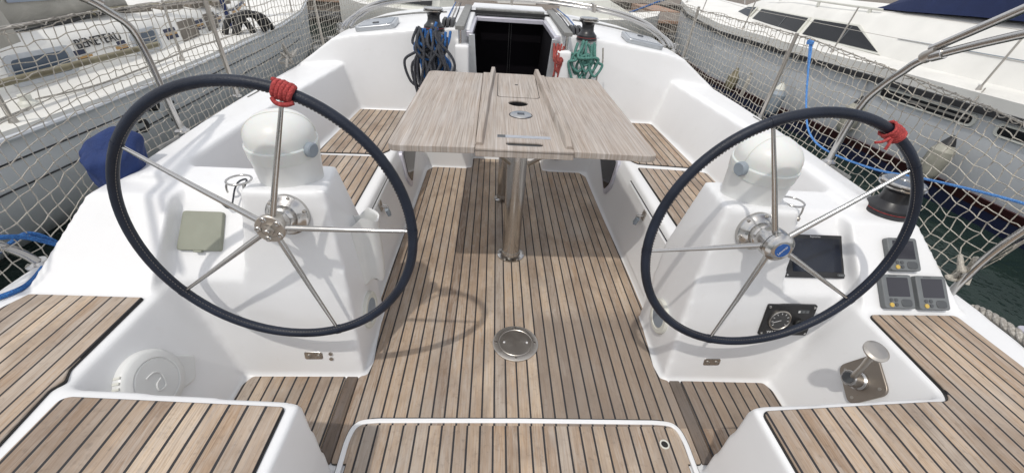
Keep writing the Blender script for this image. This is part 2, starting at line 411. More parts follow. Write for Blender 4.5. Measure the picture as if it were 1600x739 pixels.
# coachroof side: aft face slopes forward, roof falls outboard
def roof_ring(y, dy, zs=0, sq=1.0):
    xo = XO(y)
    P = [(.345, -.14), (.345, 1.075), (.47, 1.07), (.75, 1.05), (1.0, 1.02), (1.28, .98), (1.44, .945), (1.56, .86), (xo - .03, .742), (xo + .05, .66), (xo + .10, .45), (xo + .10, -.14)]
    return [(x if i < 2 else .345 + (x - .345)*sq if i < 8 else x, y + dy*max(0, (z - .41))/.56, z + (zs if z > .8 else 0)) for i, (x, z) in enumerate(P)]
loft(bm, [roof_ring(3.585, .075), roof_ring(4.0, 0, .012), roof_ring(4.6, 0, .02, .985), roof_ring(5.3, 0, .01, .95), roof_ring(6.2, 0, -.06, .84), roof_ring(7.5, 0, -.22, .6)])
box(bm, .345, .455, 3.47, 3.7, -.14, .985)                                  # upright beside the companionway
box(bm, 0, .40, 4.78, 5.6, .6, 1.10)                                         # roof ahead of the hatch
loft(bm, [[(0, y, .3), (0, y, z), (.4, y, z - .012), (.4, y, .3)] for y, z in ((5.0, 1.105), (5.6, 1.10), (6.2, 1.02), (7.5, .85))])
box(bm, 0, .36, 3.60, 3.72, -.14, .42)                                      # sill under the washboard
box(bm, 0, 1.30, -.6, 3.95, -.14, 0)                                        # sole slab
mirror(bm)
me = bpy.data.meshes.new('moulding_raw'); bm.to_mesh(me); bm.free()
o = bpy.data.objects.new('moulding_raw', me); COL.objects.link(o)
md = o.modifiers.new('rm', 'REMESH'); md.mode = 'VOXEL'; md.voxel_size = .0125; md.use_smooth_shade = True
sm = o.modifiers.new('sm', 'SMOOTH'); sm.factor = .5; sm.iterations = 5
bpy.context.view_layer.update()
me2 = bpy.data.meshes.new_from_object(o.evaluated_get(bpy.context.evaluated_depsgraph_get())); bpy.data.objects.remove(o)
me2.name = 'cockpit_moulding'
for p in me2.polygons: p.use_smooth = True
me2.materials.clear(); me2.materials.append(MT['gel'])
o = bpy.data.objects.new('cockpit_moulding', me2); COL.objects.link(o); o.parent = yacht
# hull skin below the deck edge
for sx in (-1, 1):
    bm = nb(); ys = [-.8, .2, 1.2, 2, 3, 4, 5, 6, 7, 8, 9]
    rr = []
    for y in ys:
        x = (XO(min(y, 7.4)) + .11) if y > 1.4 else 1.93
        if y > 7: x = 1.16 - (y - 7.5)*.62
        x = max(x, .12); zt = .43 if y < 7 else .6
        rr.append([(sx*x, y, zt), (sx*(x*.99), y, 0), (sx*x*.93, y, -.4), (sx*x*.85, y, -.75), (sx*x*.5, y, -.9), (0, y, -.9), (0, y, -.16), (sx*(x - .08), y, -.16), (sx*(x - .08), y, zt - .02)])
    loft(bm, rr); link('hull', bm, MT['hull_white'], yacht, smooth=True)
bm = nb(); loft(bm, [[(-XO(y)*k - .02, y, .3), (-XO(y)*k, y, .58), (0, y, .66), (XO(y)*k, y, .58), (XO(y)*k + .02, y, .3)] for y, k in ((6.1, 1), (7.5, 1.0))] + [[(-a, y, .32), (-a, y, .6), (0, y, .66), (a, y, .6), (a, y, .32)] for y, a in ((8.4, .62), (9.0, .12))])
link('foredeck', bm, MT['gel'], yacht, smooth=True)

# teak
tk = {
 'sole': teak('teak_sole', -.101, seed=3, caulk=.15, painted_shade=(3.5, .955, 1.60, .6)),  # right aft planks carry a cast shade as darker colour
 'panel': teak('teak_panel', -.106, seed=47, caulk=.15), 'dark': teak('teak_dark_plank', .45, .5, seed=5, tone=(.30, .275, .27)),
 'lbox': teak('teak_lbox', -.703, seed=11, caulk=.15), 'rbox': teak('teak_rbox', .697, seed=23, caulk=.15),
 'ldeck': teak('teak_ldeck', -1.422, seed=31, caulk=.125), 'rdeck': teak('teak_rdeck', 1.407, seed=43, caulk=.125),
 'ls': teak('teak_lseat', -.988, seed=51), 'l2': teak('teak_lseat_aft', -.953, seed=57), 'r1': teak('teak_rseat', 1.148, seed=61), 'r2': teak('teak_rseat_aft', .916, seed=77),
}
TH = .011
def deckpiece(name, pts, z, mat, rad=.02, th=TH, label=None):
    bm = nb(); poly(bm, rounded(pts, rad, 4), z - .02, z + th)
    o = link(name, bm, mat, yacht, bevel=.002, seg=1)
    ol = rounded(pts, rad, 4); area = sum(ol[i][0]*ol[(i + 1) % len(ol)][1] - ol[(i + 1) % len(ol)][0]*ol[i][1] for i in range(len(ol))); sg = 1 if area > 0 else -1; out = []
    for i in range(len(ol)):
        a_, b_, c_ = Vector(ol[i - 1]), Vector(ol[i]), Vector(ol[(i + 1) % len(ol)]); t_ = ((b_ - a_).normalized() + (c_ - b_).normalized())
        t_ = t_.normalized() if t_.length > 1e-6 else Vector((1, 0)); out.append((b_.x + sg*t_.y*.0026, b_.y - sg*t_.x*.0026))
    bm = nb(); poly(bm, out, z - .02, z + th - .005); link('edge_caulking', bm, MT['rubber'], o)
    if label: o['label'] = label
    return o
sp = [(-.648, .81), (-.648, 1.03)]
half = [(.69, .812), (.69, 1.187), (.655, 1.20), (.645, 1.27), (.668, 1.50), (.690, 1.60), (.712, 1.64), (.708, 2.0), (.692, 2.6), (.685, 3.30), (.64, 3.375), (.36, 3.375), (.31, 3.42), (.31, 3.60)]
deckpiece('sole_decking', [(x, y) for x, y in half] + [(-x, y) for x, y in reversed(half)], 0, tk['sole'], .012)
for s in (-1, 1):
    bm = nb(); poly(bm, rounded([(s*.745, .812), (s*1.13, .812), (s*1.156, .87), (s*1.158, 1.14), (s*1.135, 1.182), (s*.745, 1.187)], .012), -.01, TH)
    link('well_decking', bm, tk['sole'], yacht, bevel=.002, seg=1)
    bm = nb(); poly(bm, rounded([(s*.694, .812), (s*.741, .812), (s*.741, 1.187), (s*.694, 1.187)], .006), -.01, TH + .001)
    link('margin_plank', bm, tk['dark'], yacht, bevel=.003, seg=1)['label'] = 'dark weathered plank with screws beside the well'
# white rim round the lower hatch panel, and the panel
rim = [Vector((.655, .55, .014)), Vector((.655, .80, .014)), Vector((.655, .90, .014)), Vector((.638, .958, .014)), Vector((.585, .976, .014)), Vector((.45, .979, .014)), Vector((0, .982, .014))]
full = catmull(rim, 5); path = full + [Vector((-p.x, p.y, p.z)) for p in reversed(full[:-1])]
bm = nb(); rg = []
for i, p in enumerate(path):
    t = (path[min(i + 1, len(path) - 1)] - path[max(i - 1, 0)]).normalized(); nn = Vector((t.y, -t.x, 0))
    rg.append([p + nn*a + Vector((0, 0, b)) for a, b in ((-.0095, -.016), (-.009, .001), (-.006, .003), (.006, .003), (.009, .001), (.0095, -.016))])
loft(bm, rg); link('hatch_rim', bm, MT['gel'], yacht, smooth=True)
bm = nb(); tube(bm, [p + Vector((0, .0115 if abs(p.x) < .6 else .004, -.0015)) + Vector((.0095 if p.x > .6 else -.0095 if p.x < -.6 else 0, 0, 0)) for p in path], .0022, 5); link('rim_seam', bm, MT['rubber'], yacht)
deckpiece('hatch_panel', [(-.635, .45), (.635, .45), (.635, .93), (.60, .962), (-.60, .962), (-.635, .93)], .001, tk['panel'], .02)
bm = nb(); lathe(bm, [(.019, -.004), (.019, .0035), (.015, .0045), (.0135, .0035), (.0130, -.002)], Matrix.Translation((.569, .886, TH + .001)))
fr_ = link('finger_pull', bm, MT['cream'], yacht, smooth=True)
bm = nb(); lathe(bm, [(.0128, -.001), (.0128, .0022)], Matrix.Translation((.569, .886, TH + .001))); link('finger_hole', bm, MT['rubber'], fr_)
# helm seat and side deck teak
zt = .472
deckpiece('helm_seat_decking', [(-.705, -.5), (-.705, .722), (-1.295, .748), (-1.312, .735), (-1.312, -.5)], zt, tk['lbox'], .012)
R1_ = [(.690, -.5), (.690, .722), (1.262, .760), (1.325, .762), (1.352, .80), (1.362, 1.148), (1.728, 1.154), (1.735, .9), (1.66, -.5)]
deckpiece('side_decking', R1_, zt, tk['rbox'], .02)
deckpiece('side_decking', [(-1.352, -.5), (-1.352, .60), (-1.366, .77), (-1.350, .80), (-1.369, .84), (-1.371, 1.15), (-1.752, 1.154), (-1.79, 1.06), (-1.70, -.5)], zt, tk['ldeck'], .008)
zs = .408
deckpiece('seat_decking', [(-.868, 2.70), (-.848, 2.73), (-.845, 3.60), (-1.268, 3.585), (-1.297, 2.65), (-.89, 2.668)], zs, tk['ls'], .008)
deckpiece('seat_decking', [(-.866, 1.60), (-.866, 2.60), (-.88, 2.612), (-1.33, 2.60), (-1.35, 1.60)], zs, tk['l2'], .008)
deckpiece('seat_decking', [(.868, 2.715), (.846, 2.75), (.845, 3.57), (1.235, 3.575), (1.262, 3.54), (1.29, 2.66), (.89, 2.69)], zs, tk['r1'], .01)
deckpiece('seat_decking', [(.868, 1.55), (.868, 2.615), (1.30, 2.585), (1.335, 2.56), (1.335, 1.55)], zs, tk['r2'], .008)
# inspection discs, plates and vents on the moulding
def on_plane(o_, xd, n): return frame_M(o_, xd, n)
for s in (-1, 1):
    Mx = frame_M((s*.673, 1.41, .195), (0, 1, .1), (-s, -.02, .05))
    bm = nb(); lathe(bm, [(.001, -.01), (.083, -.01), (.083, .005), (.079, .008), (.062, .008), (.060, .005), (.001, .005)], Mx, 36); pl_ = link('inspection_cover', bm, MT['cream'], yacht, smooth=True)
    bm = nb(); lathe(bm, [(.001, .003), (.055, .003), (.053, .007), (.001, .007)], Mx, 36); link('lid', bm, MT['grey_pl'], pl_, smooth=True)
    Mx = frame_M((s*.872, 1.2165, .112), (1, 0, 0), (0, -.95, .16))
    bm = nb(); poly(bm, rounded([(-.038, -.021), (.038, -.019), (.038, .019), (-.038, .019)], .010), -.012, .006); xf(bm, Mx)
    st = link('striker_plate', bm, MT['steel'], yacht, bevel=.002)
    for k in (-.02, .02):
        bm = nb(); lathe(bm, [(.0075, .0), (.0075, .009), (.005, .010)], Mx @ Matrix.Translation((k, -.002, 0)), 14); link('screw', bm, MT['steel_dull'], st, smooth=True)
for k, zz in ((0, .124), (1, .098)):
    bm = nb(); lathe(bm, [(.008, -.01), (.008, .004), (.004, .005)], frame_M((-.80, 1.2135 - k*.004, zz), (1, 0, 0), (0, -.95, .16)), 14); link('screw', bm, MT['steel_dull'], yacht, smooth=True)
# seat front windows
for s in (-1, 1):
    A = [(2.79, .105), (2.72, .20), (2.76, .385), (3.22, .40), (3.30, .33), (3.28, .28)]
    Mx = frame_M((s*.718, 0, 0), (0, 1, 0), (-s, 0, .18))
    ring = rounded(A, .03, 5)
    def sidep(pts, off, thick, name, mat, parent):
        bm = nb()
        def P(y, z, o__): return (s*(.712 + z*.185 - o__), y, z + o__*.18)
        loft(bm, [[P(y, z, off) for y, z in pts], [P(y, z, off + thick) for y, z in pts]]); return link(name, bm, mat, parent, bevel=.003)
    fr = sidep(ring, -.02, .034, 'seat_window', MT['alu_white'], yacht)
    cx = sum(p[0] for p in ring)/len(ring); cz = sum(p[1] for p in ring)/len(ring)
    inn = [(cx + (y - cx)*.86, cz + (z - cz)*.84) for y, z in ring]
    sidep(inn, .0, .017, 'pane', MT['acrylic'], fr)
# locker lid outline on the seat front (right), with hasp; left hasp
def seat_front(s, y, z, off=0): return Vector((s*(.712 + z*.185 - off), y, z + .18*off))
for s in (-1, 1):
    L = [(2.47, .36), (2.40, .33), (2.28, .33), (2.22, .305), (2.08, .30), (2.02, .325), (1.72, .325)]
    top = [(2.47, .385), (1.70, .385)]
    bm = nb(); tube(bm, [seat_front(s, y, z, .001) for y, z in [(p.x, p.y) for p in [Vector((a, b)) for a, b in top]]], .003, 6)
    link('locker_seam', bm, MT['rubber'], yacht)
    bm = nb(); lid = [(2.47, .375), (1.70, .375), (1.70, .06), (2.40, .06)]
    loft(bm, [[seat_front(s, y, z, -.01) for y, z in lid], [seat_front(s, y, z, .006) for y, z in lid]])
    link('locker_door', bm, MT['gel'], yacht, bevel=.004)
    hp = thing('padlock', 'small grey padlock on the %s cockpit locker hasp' % ('left' if s < 0 else 'right'), 'padlock', seat_front(s, 2.09, .335, .02))
    c = seat_front(s, 2.09, .345, .012)
    bm = nb(); box(bm, -.022, .022, -.028, .028, -.003, .003, frame_M(c, (0, 1, 0), (-s, 0, .18))); place(link('hasp', bm, MT['steel_dull'], None, bevel=.002), hp)
    bm = nb(); tube(bm, catmull([c + Vector((-s*.005, -.010, 0)), c + Vector((-s*.03, -.012, -.004)), c + Vector((-s*.038, 0, -.012)), c + Vector((-s*.03, .012, -.004)), c + Vector((-s*.005, .010, 0))], 5), .0035, 8); place(link('shackle', bm, MT['steel'], None, smooth=True), hp)
    bm = nb(); box(bm, -.016, .016, -.024, .024, -.010, .010, frame_M(c + Vector((-s*.038, -.006, -.035)), (0, 1, .3), (-s, .2, .3))); place(link('lock_body', bm, MT['grey_pl'], None, bevel=.003), hp)
# small latch on the far riser
bm = nb(); box(bm, .40, .44, 3.345, 3.40, .13, .16); box(bm, .37, .39, 3.36, 3.40, .14, .155); box(bm, .45, .47, 3.36, 3.40, .14, .155)
link('latch', bm, MT['grey_pl'], yacht, bevel=.006)
# slits on the coaming
for s in (-1, 1):
    for y in (1.93, 2.75):
        bm = nb(); box(bm, s*1.667 - .0035, s*1.667 + .0035, y - .07, y + .07, .735, .7495); link('drain_slot', bm, MT['rail_wood'], yacht)
    bm = nb(); lathe(bm, [(.036, -.01), (.036, .004), (.02, .006)], Matrix.Translation((s*1.455, 3.70, .945)) @ Matrix.Scale(.5, 4, (0, 1, 0)), 20); link('pad_eye', bm, MT['steel'], yacht, smooth=True)
# companionway: open; the cabin's gloom is painted on as near-black walls
MT['dark_in'] = plain('cabin_gloom_black', (.006, .005, .007), .9, Specular_IOR_Level=.1)
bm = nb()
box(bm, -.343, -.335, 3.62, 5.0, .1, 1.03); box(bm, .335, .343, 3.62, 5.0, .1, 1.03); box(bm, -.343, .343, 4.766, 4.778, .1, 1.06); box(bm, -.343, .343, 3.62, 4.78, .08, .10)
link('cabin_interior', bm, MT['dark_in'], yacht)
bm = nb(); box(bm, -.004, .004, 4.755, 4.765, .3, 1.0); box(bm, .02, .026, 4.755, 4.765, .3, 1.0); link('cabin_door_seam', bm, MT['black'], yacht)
bm = nb(); box(bm, -.30, .30, 3.60, 3.62, .40, .50); link('washboard', bm, MT['acrylic'], yacht, bevel=.003)
for s in (-1, 1):
    bm = nb(); loft(bm, [[(s*.262, y, .40), (s*.352, y, .40), (s*.352, y, 1.05), (s*.305, y, 1.05)] for y in (3.575, 3.60)]); link('companionway_frame', bm, MT['alu'], yacht, bevel=.004)
    bm = nb(); box(bm, s*.322, s*.372, 3.585, 4.62, 1.03, 1.066); link('hatch_track', bm, MT['alu_white'], yacht, bevel=.004)
    bm = nb(); loft(bm, [[(s*(a - .034), y, z), (s*(a + .034), y, z), (s*(a + .034), y, z + .028), (s*(a - .034), y, z + .028)] for y, a, z in ((3.50, .415, 1.085), (5.0, .43, 1.10))]); link('hatch_rail', bm, MT['rail_wood'], yacht, bevel=.003)
    for yy in (3.53, 4.2, 4.9):
        bm = nb(); lathe(bm, [(.012, .96), (.012, 1.09)], Matrix.Translation((s*.415, yy, 0)), 12); link('rail_post', bm, MT['steel'], yacht)
bm = nb(); box(bm, -.33, .33, 4.56, 4.66, 1.03, 1.066); link('hatch_end', bm, MT['alu_white'], yacht, bevel=.004)
bm = nb(); box(bm, -.345, .345, 4.70, 4.78, 1.09, 1.125); link('hatch_handle_bar', bm, MT['rail_wood'], yacht, bevel=.004)
bm = nb(); box(bm, -.40, .40, 4.68, 4.70, 1.085, 1.11); link('hatch_seal', bm, MT['rubber'], yacht)
# deck hatches over the aft cabins
for s in (-1, 1):
    ang = math.atan2(.065, .30)
    Mx = frame_M((s*1.125, 3.92, 1.035), (s, .0, -.14), (s*.14, -.06, 1))
    def hp_(k, z0, z1, name, mat, par, rad=.05):
        bm = nb(); pts = rounded([(-.165*k, -.155*k), (.165*k, -.155*k), (.15*k, .17*k), (-.15*k, .17*k)], rad); 
        loft(bm, [[(x, y, z0) for x, y in pts], [(x, y, z1) for x, y in pts]]); xf(bm, Mx if s > 0 else Mx @ Matrix.Scale(-1, 4, (0, 1, 0))); return link(name, bm, mat, par, bevel=.006)
    fr = hp_(1.0, -.02, .016, 'deck_hatch', MT['alu'], yacht); hp_(.85, .012, .021, 'pane', MT['hatch_glass'], fr, .04)
    bm = nb(); box(bm, -.025, .025, .05, .075, .02, .028); xf(bm, Mx); link('latch', bm, MT['grey_btn'], fr, bevel=.003)
# clutches and running lines on the roof beside the winches
for s in (-1, 1):
    for k in range(3):
        x = .495 + k*.034
        bm = nb(); loft(bm, [[(s*x - .013, y, 1.05), (s*x + .013, y, 1.05), (s*x + .013, y, z), (s*x - .013, y, z)] for y, z in ((3.72, 1.075), (3.78, 1.115), (3.93, 1.12), (3.98, 1.075))])
        link('rope_clutch', bm, MT['black'], yacht, bevel=.004)
        bm = nb(); tube(bm, [(s*x, 3.98, 1.085), (s*(x + .02), 4.7, 1.095), (s*(x + .1), 6.2, 1.04)], .005, 6); link('halyard', bm, [MT['grey_rope'], MT['white_rope'], MT['blue_rope']][k], yacht)

# ------------------------------------------------------------------ rails, stanchions, hoop
def pipe(name, P, rad, label, cat='rail', group=None, sm_=6, mat='steel', extra=None, seg=14):
    t = thing(name, label, cat, P[0], group)
    bm = nb(); tube(bm, catmull(P, sm_) if sm_ else P, rad, seg); place(link('tube', bm, MT[mat], None, smooth=True), t)
    return t
def collar(t, c, d, rad=.02, L=.03, name='collar', mat='steel'):
    d = Vector(d).normalized(); bm = nb(); tube(bm, [Vector(c) - d*L/2, Vector(c) + d*L/2], rad, 16); place(link(name, bm, MT[mat], None, smooth=True, bevel=.002), t)
def flange(t, c, rad=.035): 
    bm = nb(); lathe(bm, [(rad, -.004), (rad, .004), (rad*.7, .010), (rad*.55, .02)], Matrix.Translation(c), 20); place(link('foot', bm, MT['steel'], None, smooth=True), t)
# port pushpit bow
t = pipe('stern_rail', [(-1.78, 2.185, .70), (-1.78, 2.165, .95), (-1.78, 2.15, 1.10), (-1.77, 2.11, 1.20), (-1.76, 2.02, 1.27), (-1.75, 1.85, 1.36), (-1.72, 1.3, 1.56), (-1.7, .7, 1.75)], .0155, 'bent steel stern rail rising behind the left wheel', 'rail')
flange(t, (-1.78, 2.19, .70)); 
bm = nb(); tube(bm, [(-1.752, 1.985, 1.315), (-1.71, 1.6, 1.50), (-1.68, .9, 1.75)], .0155, 14); place(link('upper_tube', bm, MT['steel'], None, smooth=True), t)
collar(t, (-1.754, 1.90, 1.345), (0, -.9, .42), .021, .05, 'clamp', 'steel_dull')
t = pipe('stern_rail', [(1.725, 2.10, .70), (1.725, 2.095, .90), (1.722, 2.07, 1.06), (1.72, 2.02, 1.15), (1.72, 1.95, 1.235), (1.72, 1.86, 1.315), (1.72, 1.55, 1.455), (1.70, 1.1, 1.62), (1.68, .5, 1.8)], .0165, 'bent steel stern rail rising behind the right wheel', 'rail')
flange(t, (1.725, 2.10, .725)); 
bm = nb(); tube(bm, [(1.72, 1.875, 1.345), (1.72, 1.60, 1.535), (1.71, 1.2, 1.80)], .0165, 14); place(link('upper_tube', bm, MT['steel'], None, smooth=True), t)
bm = nb(); lathe(bm, [(.024, -.03), (.026, -.02), (.022, .03)], frame_M((1.72, 1.865, 1.325), (1, 0, 0), (0, -.75, .66)), 16); place(link('clamp', bm, MT['steel_dull'], None, smooth=True), t)
collar(t, (1.72, 1.83, 1.33), (0, -.9, .42), .022, .05, 'clamp')
# stern pushpit legs
t = pipe('pushpit_leg', [(1.80, 1.27, .46), (1.79, 1.255, .60), (1.78, 1.235, .72), (1.77, 1.19, .88), (1.76, 1.10, 1.1), (1.74, .8, 1.25)], .015, 'steel pushpit leg holding the end of the right net', 'rail')
flange(t, (1.80, 1.275, .465))
t = pipe('pushpit_leg', [(-1.885, 1.34, .46), (-1.91, 1.33, .52), (-1.935, 1.29, .60), (-1.95, 1.20, .75), (-1.95, .9, 1.05)], .018, 'bent steel pushpit leg on the left quarter with blue rope on it', 'rail')
flange(t, (-1.885, 1.345, .462), .045)
def stanchion(x, y, z0, z1, label, lean=0):
    t = thing('stanchion', label, 'stanchion', (x, y, z0), 'stanchions along the deck edges')
    bm = nb(); tube(bm, [(x, y, z0), (x + lean, y - .04, z1)], .0125, 12); place(link('post', bm, MT['steel_dull'], None, smooth=True), t)
    bm = nb(); lathe(bm, [(.03, 0), (.03, .008), (.018, .015), (.017, .05)], Matrix.Translation((x, y, z0)), 16); place(link('base', bm, MT['steel'], None, smooth=True), t)
stanchion(1.79, 2.93, .68, 1.27, 'steel stanchion holding the right net beside the light blue line')
stanchion(-1.86, 2.90, .68, 1.27, 'steel stanchion holding the left net above the left wheel')
stanchion(1.80, 4.55, .66, 1.28, 'forward steel stanchion on the right by the white bow', .01)
stanchion(-1.84, 4.55, .66, 1.28, 'forward steel stanchion on the left beyond the black bundle', -.01)
# folded hoop across the roof
def hoop(dy, dz, w): return [(-1.47*w, 3.99 + dy, .97 + dz*.2), (-1.43*w, 4.16 + dy, 1.03 + dz*.5), (-1.30*w, 4.44 + dy, 1.10 + dz), (-1.0*w, 4.74 + dy, 1.15 + dz), (-.5*w, 4.92 + dy, 1.185 + dz), (0, 4.97 + dy, 1.195 + dz), (.5*w, 4.92 + dy, 1.19 + dz), (1.0*w, 4.74 + dy, 1.155 + dz), (1.30*w, 4.44 + dy, 1.10 + dz), (1.43*w, 4.16 + dy, 1.03 + dz*.5), (1.47*w, 3.99 + dy, .97 + dz*.2)]
t = thing('spray_hood_frame', 'folded steel spray hood hoops lying across the coachroof', 'hoop frame', (0, 4.9, 1.0))
for dy, dz, w, rd in ((0, 0, 1, .014), (.06, .03, .985, .014), (.13, .0, .97, .012)):
    bm = nb(); tube(bm, catmull(hoop(dy, dz, w), 8), rd, 12); place(link('hoop', bm, MT['steel'], None, smooth=True), t)
for s in (-1, 1):
    bm = nb(); lathe(bm, [(.03, -.025), (.03, .0), (.02, .01), (.016, .045)], Matrix.Translation((s*1.47, 3.99, .965)), 16); box(bm, s*1.47 - .012, s*1.47 + .012, 3.95, 4.05, .975, 1.01); place(link('hinge', bm, MT['steel'], None, smooth=True), t)
for x in (-.9, .02, .85):
    bm = nb(); box(bm, x - .012, x + .012, 4.72 if abs(x) > .5 else 4.94, 4.92 if abs(x) > .5 else 5.1, 1.15, 1.225); place(link('clip', bm, MT['steel_dull'], None, bevel=.004), t)
# grab strip at the foot of the hoop (dark line along the roof edge)
bm = nb(); tube(bm, catmull([(-1.40, 4.05, .965), (-1.25, 4.35, 1.02), (-.95, 4.55, 1.06), (-.62, 4.62, 1.085)], 8), .008, 8); link('bolt_rope_track', bm, MT['rail_wood'], yacht)
bm = nb(); tube(bm, catmull([(1.40, 4.05, .965), (1.25, 4.35, 1.02), (.95, 4.55, 1.06), (.62, 4.62, 1.085)], 8), .008, 8); link('bolt_rope_track', bm, MT['rail_wood'], yacht)

# ------------------------------------------------------------------ netting
def net(name, label, P, nu, nv, seed, rad=.0023):
    """P(u,v) gives the point on the net sheet; strands both ways with knots"""
    rnd = random.Random(seed); bm = nb(); G = []
    for i in range(nu + 1):
        row_ = []
        for j in range(nv + 1):
            p = Vector(P(i/nu, j/nv)); k = .006 if 0 < j < nv else .002
            row_.append(p + Vector((rnd.gauss(0, .003), rnd.gauss(0, k*.6), rnd.gauss(0, k*.6))))
        G.append(row_)
    def seg(a, b):
        d = (b - a); m = (a + b)/2 + Vector((rnd.gauss(0, .0015), rnd.gauss(0, .0022), rnd.gauss(0, .0018)))
        for s0, s1 in ((a, m), (m, b)):
            dd = (s1 - s0).normalized(); n1 = dd.orthogonal().normalized(); n2 = dd.cross(n1)
            A = [bm.verts.new(s0 + rad*(math.cos(q)*n1 + math.sin(q)*n2)) for q in (0, 2.094, 4.189)]; B = [bm.verts.new(s1 + rad*(math.cos(q)*n1 + math.sin(q)*n2)) for q in (0, 2.094, 4.189)]
            for q in range(3): bm.faces.new((A[q], A[(q + 1) % 3], B[(q + 1) % 3], B[q]))
    for i in range(nu + 1):
        for j in range(nv + 1):
            if i < nu: seg(G[i][j], G[i + 1][j])
            if j < nv: seg(G[i][j], G[i][j + 1])
            p = G[i][j]; k = rad*2.0
            vs = [bm.verts.new(p + Vector(v)*k) for v in ((1, 0, 0), (-1, 0, 0), (0, 1, 0), (0, -1, 0), (0, 0, 1), (0, 0, -1))]
            for a, b, c in ((0, 2, 4), (2, 1, 4), (1, 3, 4), (3, 0, 4), (2, 0, 5), (1, 2, 5), (3, 1, 5), (0, 3, 5)): bm.faces.new((vs[a], vs[b], vs[c]))
    me = bpy.data.meshes.new(name); bm.to_mesh(me); bm.free(); me.materials.append(MT['net'])
    o = bpy.data.objects.new(name, me); COL.objects.link(o)
    return tag(o, label, 'net', 'nets along the lifelines')
def lerp(T, y):
    if y <= T[0][0]: return T[0][1]
    for (a, va), (b, vb) in zip(T, T[1:]):
        if y <= b: return va + (vb - va)*(y - a)/(b - a)
    return T[-1][1]
def nl(u_, v_):
    y = .95 + u_*(6.6 - .95); x = -lerp([(1, 1.93), (1.5, 1.87), (3.5, 1.87), (5, 1.76), (6.6, 1.45)], y)
    zt_ = lerp([(.95, 1.22), (2.1, 1.262), (6.6, 1.30)], y); zb = lerp([(.95, .43), (1.4, .46), (1.8, .64), (5, .66), (6.6, .68)], y)
    return (x - .02*math.sin(v_*3.14)*(1 - .5*u_), y - .05*v_, zb + v_*(zt_ - zb) - .02*math.sin(u_*31)**2*v_)
net('safety_net', 'knotted cord safety net along the left deck edge', nl, 118, 13, 1)
def nr(u_, v_):
    y = .98 + u_*(6.6 - .98); x = lerp([(1, 1.80), (1.5, 1.81), (3.5, 1.82), (5, 1.74), (6.6, 1.45)], y)
    zt_ = lerp([(.98, 1.12), (1.44, 1.16), (1.65, 1.19), (2.06, 1.215), (2.85, 1.262), (6.6, 1.30)], y); zb = lerp([(.98, 1.0), (1.15, .93), (1.27, .56), (1.5, .56), (1.9, .66), (5, .66), (6.6, .68)], y)
    return (x + .02*math.sin(v_*3.14), y - .05*v_ , zb + v_*(zt_ - zb) - .02*math.sin(u_*29)**2*v_)
net('safety_net', 'knotted cord safety net along the right deck edge', nr, 118, 12, 2)
# guard wires at the net tops with lashing
def wire(name, P, label, rad=.004, mat='white_rope', cat='line', coil=True):
    bm = nb(); pts = catmull(P, 10); tube(bm, pts, rad, 6)
    if coil:
        L = []; n = len(pts)
        for i in range(n*5):
            q = i/5; k = min(int(q), n - 2); p = pts[k].lerp(pts[k + 1], q - k); L.append(p + Vector((math.sin(i*1.05)*.007, 0, math.cos(i*1.05)*.010 - .004)))
        tube(bm, L, .0022, 4)
    return tag(link(name, bm, MT[mat], None), label, cat)
wire('guard_line', [nl(u_, 1) for u_ in (0, .08, .2, .35, .6, 1)], 'laced guard line along the top of the left net')
wire('guard_line', [nr(u_, 1) for u_ in (0, .04, .1, .2, .35, .6, 1)], 'laced guard line along the top of the right net')
rnd = random.Random(8)
def knot_heap(name, c, rr, label, mat='white_rope', n=14):
    bm = nb(); P = [Vector(c) + Vector((rnd.gauss(0, rr[0]), rnd.gauss(0, rr[1]), rnd.gauss(0, rr[2]))) for _ in range(n)]
    tube(bm, catmull(P, 6), .008, 7); return tag(link(name, bm, MT[mat], None, smooth=True), label, 'rope')
knot_heap('rope_lashing', (-1.80, 3.60, .78), (.02, .09, .04), 'knotted white rope lashing at the forward end of the left coaming')
knot_heap('rope_lashing', (1.79, 1.26, .62), (.02, .03, .04), 'knotted cord lashing at the foot of the right pushpit leg', 'net', 10)
bm = nb(); tube(bm, catmull([(1.75, 2.70, 1.26), (1.77, 2.68, 1.22), (1.755, 2.60, 1.10), (1.75, 2.48, .92), (1.75, 2.36, .80), (1.77, 2.20, .755), (1.80, 1.9, .78), (1.80, 1.6, .86), (1.78, 1.24, .94), (1.78, .8, 1.0)], 8), .0055, 7)
for k in range(3): tube(bm, catmull([(1.765 + .012*math.cos(a), 2.70 + .02*math.sin(a), 1.25 - .006*k) for a in [i*1.05 for i in range(7)]], 4), .0055, 6)
tube(bm, [(1.757, 2.69, 1.24), (1.765, 2.62, 1.10), (1.757, 2.57, 1.05)], .005, 6)
tag(link('blue_line', bm, MT['lightblue_rope'], None, smooth=True), 'light blue line tied to the right net and running aft', 'rope')
bm = nb(); tube(bm, catmull([(-2.2, 1.0, .72), (-2.0, 1.15, .60), (-1.94, 1.28, .56), (-1.90, 1.38, .58), (-1.86, 1.42, .50), (-1.88, 1.33, .60), (-1.93, 1.22, .64), (-2.02, 1.12, .58), (-1.98, 1.08, .485), (-1.93, 1.02, .482), (-1.86, 1.10, .482), (-1.80, 1.19, .482), (-1.83, 1.3, .482)], 8), .009, 8)
tag(link('mooring_line', bm, MT['blue_rope'], None, smooth=True), 'blue mooring line looped over the left stern quarter', 'rope')
bm = nb(); P = [(1.93, 1.25, .44), (1.905, 1.16, .47), (1.90, 1.05, .475), (1.87, .93, .48), (1.85, .8, .49), (1.86, .6, .48)]
for ph in (0, 2.09, 4.19):
    pts = catmull(P, 14); tube(bm, [p + .010*Vector((math.cos(i*.55 + ph), 0, math.sin(i*.55 + ph))) for i, p in enumerate(pts)], .010, 7)
